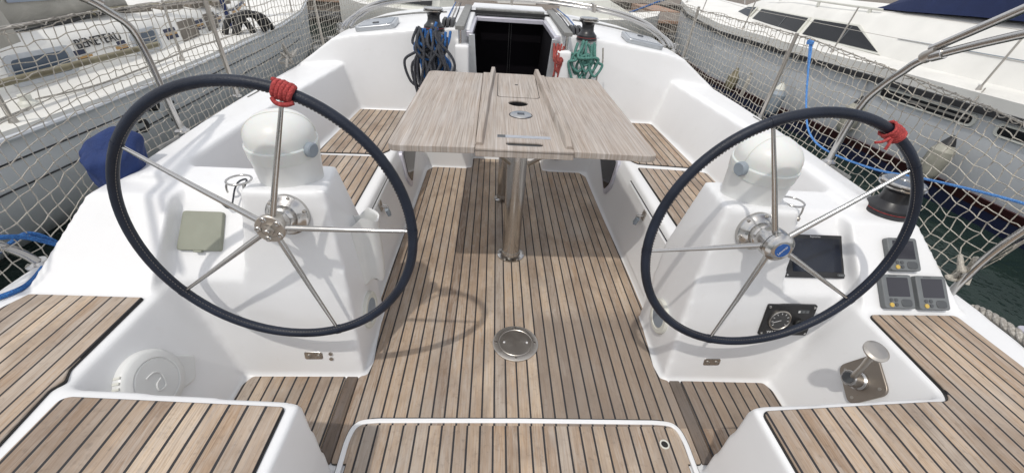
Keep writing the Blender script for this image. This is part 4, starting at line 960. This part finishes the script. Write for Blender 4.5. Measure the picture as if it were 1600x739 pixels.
# throttle on the right well wall
c = Vector((1.168 + .322*.352, .965, .322)); n_w = (-.472, 0, .166); Mt = frame_M(c + Vector(n_w).normalized()*.002, (0, -1, 0), n_w)
t = thing('throttle_lever', 'steel engine throttle lever on a diamond plate in the right well', 'throttle', c)
bm = nb(); poly(bm, rounded([(-.098, 0), (0, .112), (.098, 0), (0, -.112)], .03, 5), -.006, .005); xf(bm, Mt @ Matrix.Rotation(R(22), 4, 'Z')); place(link('plate', bm, MT['bronze'], None, bevel=.002), t)
for a in (22, 112, 202, 292):
    q = .066 if a in (22, 202) else .080
    bm = nb(); lathe(bm, [(.006, .004), (.006, .0065)], Mt @ Matrix.Rotation(R(a), 4, 'Z') @ Matrix.Translation((q, 0, 0)), 12); place(link('screw', bm, MT['steel_dull'], None), t)
bm = nb(); lathe(bm, [(.036, .0), (.036, .018), (.030, .024), (.029, .060), (.026, .064), (.001, .064)], Mt @ Matrix.Translation((.0, -.012, 0)), 32); place(link('boss', bm, MT['steel'], None, smooth=True), t)
bm = nb(); lathe(bm, [(.020, .063), (.020, .067), (.001, .068)], Mt @ Matrix.Translation((0, -.012, 0)), 28); place(link('boss_cap', bm, MT['grey_btn'], None, smooth=True), t)
b0 = Mt @ Vector((0, -.012, .045)); b1 = Vector((1.145, .900, .540)); 
bm = nb(); tube(bm, [b0, b0.lerp(b1, .5) + Vector((.004, 0, 0)), b1], [.0115, .0095, .0105], 12); place(link('lever', bm, MT['steel_dull'], None, smooth=True), t)
d_ = (Vector((1.15, .89, .56)) - b0).normalized()
bm = nb(); lathe(bm, [(.010, -.02), (.022, -.004), (.037, .008), (.038, .014), (.030, .020), (.001, .022)], frame_M(b1 + d_*.005, (1, 0, 0), (-.1, -.3, 1)), 28); place(link('knob', bm, MT['steel_dull'], None, smooth=True), t)

# ------------------------------------------------------------------ neighbours
def hull_loft(bm, st, side):
    """st: list of (y, xnear, xfar, zdeck, ztum); side=+1 boat lies to -X (near edge right)"""
    rings = []
    for y, xn, xf_, zd in st:
        w = (xn - xf_); c_ = (xn + xf_)/2
        rings.append([(xn, y, zd), (xn - .02*w, y, zd - .35), (xn - .07*w, y, WL + .22), (c_ + .30*w, y, WL - .2), (c_, y, WL - .35), (c_ - .30*w, y, WL - .2), (xf_ + .07*w, y, WL + .22), (xf_ + .02*w, y, zd - .35), (xf_, y, zd)])
    return rings
# ---- left: grey hulled sailboat
nbL = thing('moored_sailboat', 'grey hulled sailboat with white deck moored on the left', 'sailboat', (-5.1, 5, 0))
LST = [(-1.5, -3.75, -6.4, .34), (1, -3.52, -6.7, .34), (2.8, -3.455, -6.8, .35), (3.7, -3.43, -6.8, .355), (5.5, -3.53, -6.7, .37), (7.8, -3.72, -6.45, .40), (9.3, -3.95, -6.1, .44), (11, -4.45, -5.6, .5), (12.3, -5.0, -5.1, .56)]
bm = nb(); loft(bm, hull_loft(bm, LST, 1)); place(link('hull', bm, MT['grey_hull'], None, smooth=True, angle=50), nbL)
def nearx(y, T=LST): return lerp([(a[0], a[1]) for a in T], y)
def nearz(y, T=LST): return lerp([(a[0], a[3]) for a in T], y)
bm = nb(); loft(bm, [[(xn + .01, y, zd - .01), (xn + .01, y, zd + .03), (xn - .05, y, zd + .035), ((xn + xf_)/2, y, zd + .08), (xf_ + .05, y, zd + .035), (xf_, y, zd - .01)] for y, xn, xf_, zd in LST]); place(link('deck', bm, MT['deck_white'], None, smooth=True, angle=40), nbL)
bm = nb(); tube(bm, [(nearx(y) + .015, y, nearz(y) - .02) for y in [-1 + .5*k for k in range(26)]], .022, 8); place(link('rubbing_strake', bm, MT['grey_hull2'], None, smooth=True), nbL)
for zz, nm in ((.17, 'pinstripe'), (-.02, 'pinstripe')):
    bm = nb(); tube(bm, [(nearx(y) - .02*3.2*min(1, (nearz(y) - (nearz(y) - zz*0 - zz))*.0 + (.35 - zz)/.35) + .004, y, zz) for y in [-1 + .5*k for k in range(24)]], .006, 6); place(link(nm, bm, MT['inkblack'], None), nbL)
# hull digits and round black port
Mn = frame_M((-3.50, 4.08, .06), (0, 1, 0), (1, 0, .05))
for yy, zz, sz in ((3.98, .05, .27), (4.46, .0, .27)):
    place(text('hull_number', '5', sz, MT['inkblack'], frame_M((nearx(yy) + .045 - (.35 - zz)*.19, yy, zz), (0, -1, 0) if False else (0, 1, 0), (1, 0, .12)) @ Matrix.Rotation(math.pi*0, 4, 'Z'), None, .012, shear=.2), nbL)
bm = nb(); lathe(bm, [(.001, -.05), (.075, -.05), (.075, .02), (.06, .03), (.001, .03)], frame_M((nearx(4.25) - .02, 4.22, .17), (0, 1, 0), (1, 0, .1)), 28); place(link('exhaust_port', bm, MT['rubber'], None, smooth=True), nbL)
# cabin trunk
CT = [(2.3, -4.15, .75), (3.4, -4.05, .78), (4.6, -3.98, .78), (6.0, -4.08, .74), (7.5, -4.3, .68), (8.8, -4.62, .60), (9.6, -5.0, .50)]
def ctx(y): return lerp([(a[0], a[1]) for a in CT], y)
def ctz(y): return lerp([(a[0], a[2]) for a in CT], y)
bm = nb(); loft(bm, [[(x, y, .36), (x - .06, y, z - .10), (x - .16, y, z), (-5.12, y, z + .09), (-10.24 - x + .16, y, z), (-10.24 - x + .06, y, z - .1), (-10.24 - x, y, .36)] for y, x, z in CT]); place(link('cabin_trunk', bm, MT['deck_white'], None, smooth=True, angle=45), nbL)
def cab_quad(name, y0, y1, z0, z1, mat, out=.006, th=.012, slant=0, par=None, rad=.0):
    bm = nb(); 
    def Q(y, z, o__): return (ctx(y) - .06*(z - .36)/max(.1, (ctz(y) - .10 - .36)) + o__, y, z)
    pts = rounded([(y0, z0), (y1, z0), (y1 + slant, z1), (y0 + slant, z1)], rad, 4) if rad else [(y0, z0), (y1, z0), (y1 + slant, z1), (y0 + slant, z1)]
    loft(bm, [[Q(y, z, out - th) for y, z in pts], [Q(y, z, out) for y, z in pts]]); o = link(name, bm, MT[mat], None, bevel=.002)
    if par is None: place(o, nbL)
    else: o.parent = par; o.matrix_parent_inverse = Matrix.Translation(-Vector(nbL.location))
    return o
for y0, y1, sl in ((3.62, 4.22, .06), (4.98, 5.45, .05)):
    w_ = cab_quad('window', y0, y1, .43, .66, 'alu', .014, .03, sl, rad=.06); cab_quad('pane', y0 + .05, y1 - .05, .465, .625, 'blue_glass', .019, .01, sl*.8, rad=.04)
for y0, y1 in ((4.28, 4.92), (5.62, 5.85), (6.40, 6.62), (7.05, 8.0), (8.15, 9.0)):
    cab_quad('navy_band', y0, y1, .49, .60, 'navy_stripe', .008, .012); cab_quad('ochre_stripe', y0, y1, .53, .56, 'ochre', .011, .006)
for y0, y1 in ((5.90, 6.35), (6.66, 7.02)):
    cab_quad('window_cover', y0, y1, .40, .64, 'taupe', .012, .014, .05)
place(text('cabin_lettering', 'BENETEAU', .115, MT['inkblack'], frame_M((ctx(4.6) - .05, 4.60, .645), (0, 1, 0), (1, 0, .2)), None, .004), nbL)
bm = nb()
for y in (5.5, 6.1, 6.7, 7.3): box(bm, -4.75, -4.35, y, y + .42, .74 - (y - 5.5)*.03, .80 - (y - 5.5)*.03)
place(link('roof_panels', bm, MT['taupe'], None, bevel=.01), nbL)
bm = nb(); box(bm, -4.85, -4.45, 4.9, 5.35, .80, .85); place(link('roof_hatch', bm, MT['deck_white'], None, bevel=.02), nbL)
bm = nb(); tube(bm, catmull([(-4.22, 4.9, .82), (-4.22, 5.0, .86), (-4.25, 6.0, .83), (-4.3, 7.0, .80), (-4.32, 7.1, .75)], 5), .015, 8); place(link('grab_rail', bm, MT['pole'], None), nbL)
# cockpit coaming and spray hood
bm = nb(); loft(bm, [[(-3.95, y, .36), (-4.0, y, .62), (-4.2, y, .66), (-4.3, y, .36)] for y in (-1, 2.6)]); place(link('coaming', bm, MT['deck_white'], None, smooth=True), nbL)
def arch(y, z, w, b, a0=0, a1=180, n=24, k=1.0): return [(-5.1 + w*k*math.cos(R(a0 + (a1 - a0)*i/n)), y, b + (z - b)*k*math.sin(R(max(.01, a0 + (a1 - a0)*i/n)))**.55) for i in range(n + 1)]
bm = nb(); loft(bm, [arch(2.4, 1.5, 1.02, .42), arch(3.2, 1.55, 1.02, .42), arch(3.95, 1.5, .98, .46), arch(4.0, 1.48, .86, .80), arch(4.9, 1.32, .84, .83), arch(5.5, 1.0, .80, .85)], caps=False, closed=False)
o = link('spray_hood', bm, MT['beige_fab'], None, smooth=True, angle=80); place(o, nbL); m_ = o.modifiers.new('s', 'SOLIDIFY'); m_.thickness = .012
bm = nb(); loft(bm, [arch(4.12, 1.47, .868, .80, 6, 60, 10), arch(4.85, 1.335, .85, .83, 6, 60, 10), arch(5.2, 1.17, .83, .84, 8, 60, 10)], caps=False, closed=False); place(link('hood_window', bm, MT['clear_win'], None, smooth=True, angle=80), nbL)
bm = nb(); loft(bm, [arch(2.7, 1.53, 1.03, .42, 8, 60, 10), arch(3.7, 1.53, 1.01, .46, 8, 60, 10)], caps=False, closed=False); place(link('hood_window', bm, MT['clear_win'], None, smooth=True, angle=80), nbL)
bm = nb(); tube(bm, [(-4.10, 3.6, .70), (-4.20, 4.0, .775), (-4.225, 4.9, .82), (-4.28, 5.5, .835)], .016, 8); place(link('bolt_rope', bm, MT['rubber'], None), nbL)
# boom with cream cover, mast
bm = nb(); tube(bm, catmull([(-5.0, 2.0, 1.75), (-4.95, 4.0, 1.62), (-4.9, 5.6, 1.52)], 6), [.10 + .02*math.sin(k) for k in range(13)], 14); place(link('boom_cover', bm, MT['cream_fab'], None, smooth=True), nbL)
bm = nb(); tube(bm, [(-5.0, 7.0, .7), (-5.0, 7.0, 12)], .085, 16); place(link('mast', bm, MT['alu'], None, smooth=True), nbL)
for y in (1.0, 3.0, 5.0, 7.0, 9.0):
    x = nearx(y) - .07; z = nearz(y)
    bm = nb(); tube(bm, [(x, y, z + .03), (x + .01, y, z + .62)], .012, 8); lathe(bm, [(.03, 0), (.02, .05)], Matrix.Translation((x, y, z + .03)), 12); place(link('stanchion', bm, MT['steel_dull'], None, smooth=True), nbL)
for dz in (.33, .61):
    bm = nb(); tube(bm, [(nearx(y) - .06, y, nearz(y) + dz) for y in (-1, 1, 3, 5, 7, 9, 11)], .0035, 5); place(link('lifeline', bm, MT['steel_dull'], None), nbL)
tpole = pipe('deck_pole', [(-3.62, 1.2, .62), (-3.66, 3.0, .60), (-3.70, 4.9, .58)], .026, 'olive brown wooden pole lying along the left boat side deck', 'pole', mat='pole')
tpole2 = None
# white winch fitting on that deck
t = thing('deck_winch', 'small white deck fitting with lines on the left sailboat', 'fitting', (-3.72, 3.35, .39))
bm = nb(); lathe(bm, [(.07, 0), (.06, .03), (.035, .05), (.04, .09), (.001, .10)], Matrix.Translation((-3.72, 3.35, .385)), 20); place(link('drum', bm, MT['cream'], None, smooth=True), t)
bm = nb(); tube(bm, catmull([(-3.72, 3.42, .42), (-3.66, 3.9, .405), (-3.7, 4.6, .41), (-3.8, 5.6, .42), (-3.8, 6.8, .43)], 6), .007, 6); tube(bm, catmull([(-3.66, 3.3, .40), (-3.60, 2.9, .40), (-3.62, 2.3, .39)], 5), .007, 6); place(link('line', bm, MT['white_rope'], None), t)
# black bundle on deck (folded dark cover with loops)
rnd = random.Random(3); bm = nb()
for (a, b, h_, rr) in (((-3.92, 6.55), (-3.68, 6.85), .20, .042), ((-3.85, 6.7), (-3.62, 7.1), .24, .045), ((-3.9, 6.85), (-3.60, 7.3), .21, .042), ((-3.8, 6.6), (-3.66, 7.2), .23, .05)):
    P = [(a[0], a[1], .43), (a[0]*.8 + b[0]*.2, a[1]*.8 + b[1]*.2, .43 + h_*.8), ((a[0] + b[0])/2, (a[1] + b[1])/2, .43 + h_), (a[0]*.2 + b[0]*.8, a[1]*.2 + b[1]*.8, .43 + h_*.75), (b[0], b[1], .42)]
    tube(bm, catmull(P, 7), rr, 10)
tag(link('folded_cover', bm, MT['rubber'], None, smooth=True), 'black rolled bundle arched on the left sailboat side deck', 'bundle')
# blue covered item on the cabin further forward
bm = nb(); tube(bm, catmull([(-4.05, 7.0, .45), (-4.1, 7.05, .7), (-4.15, 7.1, .95), (-4.1, 7.15, 1.2)], 5), .035, 8); tag(link('shroud_cover', bm, MT['navy_fab2'], None, smooth=True), 'blue sleeve round the shroud of the left sailboat', 'sleeve')

# ---- right: grey motor yacht
nbR = thing('moored_motor_yacht', 'white and grey motor yacht with black windows moored on the right', 'motor yacht', (7, 7, 0))
RST = [(-1, 5.5, 9.6, .56), (2, 5.28, 9.4, .56), (4, 5.17, 9.1, .55), (5.45, 5.05, 8.8, .55), (7.1, 4.78, 8.4, .56), (9.35, 4.44, 7.7, .60), (11.6, 4.66, 7.2, .68), (13.2, 5.05, 6.7, .76), (14.6, 5.62, 6.2, .84)]
def rings_r(y, xn, xf_, zd):
    c_ = (xn + xf_)/2; w = (xf_ - xn)/2
    return [(xn, y, zd), (xn + .03, y, zd - .10), (xn + .04, y, zd - .35), (xn + .10, y, -.28), (xn + .16, y, -.45), (c_ - .5*w, y, WL - .25), (c_ + .5*w, y, WL - .25), (xf_ - .16, y, -.45), (xf_ - .04, y, zd - .35), (xf_, y, zd)]
bm = nb(); loft(bm, [rings_r(*a) for a in RST]); place(link('hull', bm, MT['grey_hull2'], None, smooth=True, angle=50), nbR)
rx = lambda y: lerp([(a[0], a[1]) for a in RST], y); rz = lambda y: lerp([(a[0], a[3]) for a in RST], y)
ysr = [-1 + .45*k for k in range(34)]
bm = nb(); loft(bm, [[(rx(y) + .085, y, -.325), (rx(y) + .12, y, -.325), (rx(y) + .16, y, -.44), (rx(y) + .125, y, -.44)] for y in ysr]); place(link('boot_stripe', bm, MT['boot_red'], None), nbR)
bm = nb(); loft(bm, [[(rx(y) + .125, y, -.43), (rx(y) + .16, y, -.43), (rx(y) + .24, y, -.66), (rx(y) + .17, y, -.66)] for y in ysr]); place(link('antifouling', bm, MT['navy_stripe'], None), nbR)
bm = nb(); loft(bm, [[(rx(y) - .035, y, rz(y) - .085), (rx(y) - .035, y, rz(y) - .025), (rx(y) + .06, y, rz(y) - .025), (rx(y) + .06, y, rz(y) - .085)] for y in ysr]); place(link('rubbing_strake', bm, MT['inkblack'], None, smooth=True), nbR)
bm = nb(); loft(bm, [[(xn + .0, y, zd - .02), (xn - .01, y, zd + .10), (xn + .12, y, zd + .13), ((xn + xf_)/2, y, zd + .18), (xf_ - .12, y, zd + .13), (xf_, y, zd - .02)] for y, xn, xf_, zd in RST]); place(link('deck', bm, MT['deck_white'], None, smooth=True, angle=40), nbR)
# superstructure
SS = [(1.5, .44, .66, 1.22), (4.0, .44, .66, 1.25), (6.2, .44, .66, 1.20), (7.6, .46, .66, 1.14), (9.2, .52, .68, 1.12), (10.6, .70, .72, 1.04), (11.3, .95, .74, .80)]
def cabx(y): return lerp([(1.5, 5.78), (4, 5.62), (6.2, 5.46), (8, 5.38), (10, 5.38), (11.3, 5.56)], y)
def ssp(y, k):
    x = cabx(y); z0 = lerp([(a[0], a[2]) for a in SS], y); z1 = lerp([(a[0], a[3]) for a in SS], y)
    return x + .22*k, z0 + (z1 - z0)*k
bm = nb(); rr = []
for y, dx, z0, z1 in SS:
    x = cabx(y); xf_ = lerp([(a[0], a[2]) for a in RST], y) - dx
    rr.append([(x, y, z0 - .05), (x + .02, y, z0 + .03), (x + .22, y, z1 - .02), (x + .36, y, z1 + .06), ((x + xf_)/2, y, z1 + .16), (xf_ - .36, y, z1 + .06), (xf_ - .22, y, z1), (xf_, y, z0 - .05)])
loft(bm, rr); place(link('cabin', bm, MT['deck_white'], None, smooth=True, angle=40), nbR)
def rwin(name, P4, mat, out, th=.015, par=None, rad=0):
    bm = nb(); n_ = []
    def Q(y, k, o__): x, z = ssp(y, k); return (x - o__, y, z + o__*.4)
    loft(bm, [[Q(y, k, out - th) for y, k in P4], [Q(y, k, out) for y, k in P4]]); o = link(name, bm, MT[mat], None)
    if par is None: place(o, nbR)
    return o
def shrink(P4, k):
    cy_ = sum(p[0] for p in P4)/len(P4); cz_ = sum(p[1] for p in P4)/len(P4); return [(cy_ + (y - cy_)*(1 - k*.35), cz_ + (z - cz_)*(1 - k)) for y, z in P4]
for P4 in ([(6.35, .08), (8.15, .08), (8.15, .70), (7.10, .70)], [(8.25, .08), (10.0, .10), (9.95, .76), (8.25, .70)], [(10.2, .12), (11.15, .2), (10.75, .86), (10.2, .80)]):
    rwin('window_frame', P4, 'cream', .012, .03); rwin('window', shrink(P4, .16), 'boat_glass', .018)
bm = nb(); 
for y0, y1 in ((7.2, 7.23), (8.9, 8.93)):
    for a, b in ((y0, y1),):
        x0_, z0_ = ssp(a, .16); x1_, z1_ = ssp(a, .64); loft(bm, [[(x0_ - .022, a, z0_), (x0_ - .022, b, z0_), (x0_ + .01, b, z0_), (x0_ + .01, a, z0_)], [(x1_ - .022, a, z1_), (x1_ - .022, b, z1_), (x1_ + .01, b, z1_), (x1_ + .01, a, z1_)]])
place(link('window_bar', bm, MT['grey_btn'], None), nbR)
bm = nb(); tube(bm, [(cabx(y) + .30, y, 1.245) for y in (7.0, 8, 9, 10)], .014, 8)
for y in (7.2, 8.4, 9.6): box(bm, cabx(y) + .285, cabx(y) + .315, y, y + .05, 1.16, 1.245)
place(link('roof_rail', bm, MT['cream'], None), nbR)
# cabin joint line aft of the windows and aft bulwark
bm = nb(); tube(bm, [(*[(ssp(y, .52)[0] - .003)], y, ssp(y, .52)[1]) for y in (1.5, 3, 4.5, 6.3)], .006, 6); place(link('moulding_line', bm, MT['grey_pl'], None), nbR)
# canvas
bm = nb(); cv = []
for y, z0, z1, dx in ((1.5, 1.33, 2.2, .75), (4.0, 1.33, 2.2, .75), (5.6, 1.30, 1.95, .75), (6.6, 1.26, 1.55, .8), (7.3, 1.24, 1.28, .95)):
    x = cabx(y) + dx - .5; cv.append([(x, y, z0), (x + .03, y, (z0 + z1)/2), (x + .12, y, z1), (x + .6, y, z1 + .08), (x + 1.2, y, z1 + .1), (x + 2.2, y, z1), (x + 2.3, y, z0)])
loft(bm, cv); place(link('canvas_cover', bm, MT['navy_fab2'], None, smooth=True, angle=60), nbR)
# long slot windows / rails in the hull side
for y0, y1 in ((4.35, 5.6), (2.2, 4.15)):
    def hx(y, z): return rx(y) + .035
    bm = nb(); pts = rounded([(y0, .30), (y1, .30), (y1, .44), (y0, .44)], .06, 5)
    loft(bm, [[(hx(y, z) - .02, y, z) for y, z in pts], [(hx(y, z) + .03, y, z) for y, z in pts]]); place(link('slot_frame', bm, MT['cream'], None, bevel=.004), nbR)
    pts2 = rounded([(y0 + .04, .325), (y1 - .04, .325), (y1 - .04, .415), (y0 + .04, .415)], .04, 5)
    bm = nb(); loft(bm, [[(hx(y, z) - .024, y, z) for y, z in pts2], [(hx(y, z), y, z) for y, z in pts2]]); place(link('slot_glass', bm, MT['boat_glass'], None), nbR)
    bm = nb(); pts3 = [(y0 + .06, .36), (y1 - .3, .36), (y1 - .3, .385), (y0 + .06, .385)]; loft(bm, [[(hx(y, z) - .03, y, z) for y, z in pts3], [(hx(y, z) - .02, y, z) for y, z in pts3]]); place(link('slot_bar', bm, MT['steel_dull'], None), nbR)
for y in (2.5, 4.55, 6.6, 8.7, 10.8, 12.6):
    x = rx(y) + .06; z = rz(y) + .10
    bm = nb(); tube(bm, [(x, y, z), (x + .06, y - .05, z + .62)], .011, 8); lathe(bm, [(.03, 0), (.018, .06)], Matrix.Translation((x, y, z)), 12); place(link('stanchion', bm, MT['steel_dull'], None, smooth=True), nbR)
for dz in (.34, .61):
    bm = nb(); tube(bm, [(rx(y) + .06 + dz*.1, y - .03, rz(y) + .10 + dz) for y in (-1, 2.5, 4.55, 6.6, 8.7, 10.8, 12.6, 14.3)], .0035, 5); place(link('lifeline', bm, MT['steel_dull'], None), nbR)
# fenders between the boats
def fender(x, y, z, L, rr, label, mat='fender', top='black'):
    t = thing('fender', label, 'fender', (x, y, z), 'fenders on the motor yacht side')
    T = Matrix.Translation((x, y, z)) @ Matrix.Rotation(R(6), 4, 'Y')
    bm = nb(); lathe(bm, [(.02, -L/2 - .03), (rr*.6, -L/2), (rr, -L/2 + rr*.7), (rr, L/2 - rr*.7), (rr*.62, L/2 - .01)], T, 24); place(link('body', bm, MT[mat], None, smooth=True), t)
    bm = nb(); lathe(bm, [(rr*.63, L/2 - .012), (rr*.52, L/2 + .02), (rr*.3, L/2 + .07), (.02, L/2 + .10)], T, 20); place(link('neck', bm, MT[top], None, smooth=True), t)
    bm = nb(); tube(bm, catmull([(x, y, z + L/2 + .09), (x + .02, y + .05, z + L/2 + .25), (rx(y) + .02, y + .12, rz(y) + .15)], 5), .008, 6); place(link('lanyard', bm, MT['white_rope'], None), t)
fender(4.98, 5.75, -.05, .42, .115, 'cream fender with black neck below the motor yacht, right of the light blue line')
fender(5.00, 4.35, -.10, .42, .115, 'cream fender hanging above the dark red stripe, behind the right wheel rim')
fender(4.45, 8.2, -.16, .30, .10, 'tan round fender hanging furthest forward on the motor yacht', 'pole', 'pole')
fender(4.58, 6.95, -.18, .42, .125, 'grey covered fender with white top between net and motor yacht', 'grey_pl', 'cream')
fender(4.48, 7.75, -.15, .30, .035, 'thin pale rope bumper hanging forward on the motor yacht', 'net', 'net')
# blue line across the water by the bow
bm = nb(); tube(bm, catmull([(4.0, 15.5, .15), (4.6, 15.0, .5), (5.5, 14.5, .95), (6.1, 14.2, 1.0)], 6), .03, 8); tag(link('bow_line', bm, MT['blue_rope'], None), 'blue mooring line from the white bow to the pontoon', 'rope')
t = thing('bow_pulpit', 'thin steel pulpit hoops above the motor yacht bow', 'rail', (5.6, 14, .9))
bm = nb(); tube(bm, catmull([(4.9, 12.6, .9), (5.1, 12.9, 1.35), (5.5, 14.3, 1.5), (5.9, 14.9, 1.5), (6.3, 14.3, 1.5), (6.5, 13, 1.4), (6.6, 12.7, .9)], 6), .014, 8); place(link('tube', bm, MT['steel'], None), t)

# pale boats behind, seen only as a strip above the roof
def small_boat(x, y, L, w, label, mat='deck_white', rot=0):
    t = thing('moored_dinghy', label, 'boat', (x, y, 0)); Mx = Matrix.Translation((x, y, 0)) @ Matrix.Rotation(R(rot), 4, 'Z')
    bm = nb(); rr = []
    for k, ww, zz in ((-.5, .8, .30), (-.2, 1, .30), (.2, .95, .34), (.42, .5, .42), (.5, .05, .5)):
        rr.append([tuple(Mx @ Vector(p)) for p in ((-w/2*ww, L*k, zz), (-w/2*ww*.8, L*k, -.3), (0, L*k, -.75), (w/2*ww*.8, L*k, -.3), (w/2*ww, L*k, zz))])
    loft(bm, rr); place(link('hull', bm, MT[mat], None, smooth=True, angle=50), t)
    bm = nb(); loft(bm, [[tuple(Mx @ Vector(p)) for p in ((-w*.3, L*k, .3), (-w*.22, L*k, .75*h_), (w*.22, L*k, .75*h_), (w*.3, L*k, .3))] for k, h_ in ((-.3, .9), (0, 1), (.22, .55))]); place(link('cabin', bm, MT['cream'], None, smooth=True, angle=40), t)
    bm = nb(); loft(bm, [[tuple(Mx @ Vector(p)) for p in ((-w*.302, L*k, .42), (-w*.25, L*k, .62), (-w*.235, L*k, .62), (-w*.28, L*k, .42))] for k in (-.25, .08)]); place(link('window', bm, MT['boat_glass'], None), t)
small_boat(-2.6, 13.0, 4.2, 1.7, 'small white boat lying before the pontoon on the left', rot=70)
small_boat(2.9, 13.4, 3.8, 1.6, 'small white boat lying before the pontoon on the right', rot=-75)
small_boat(0.2, 21.0, 5.5, 2.0, 'pale boat beyond the pontoon straight ahead', rot=10)
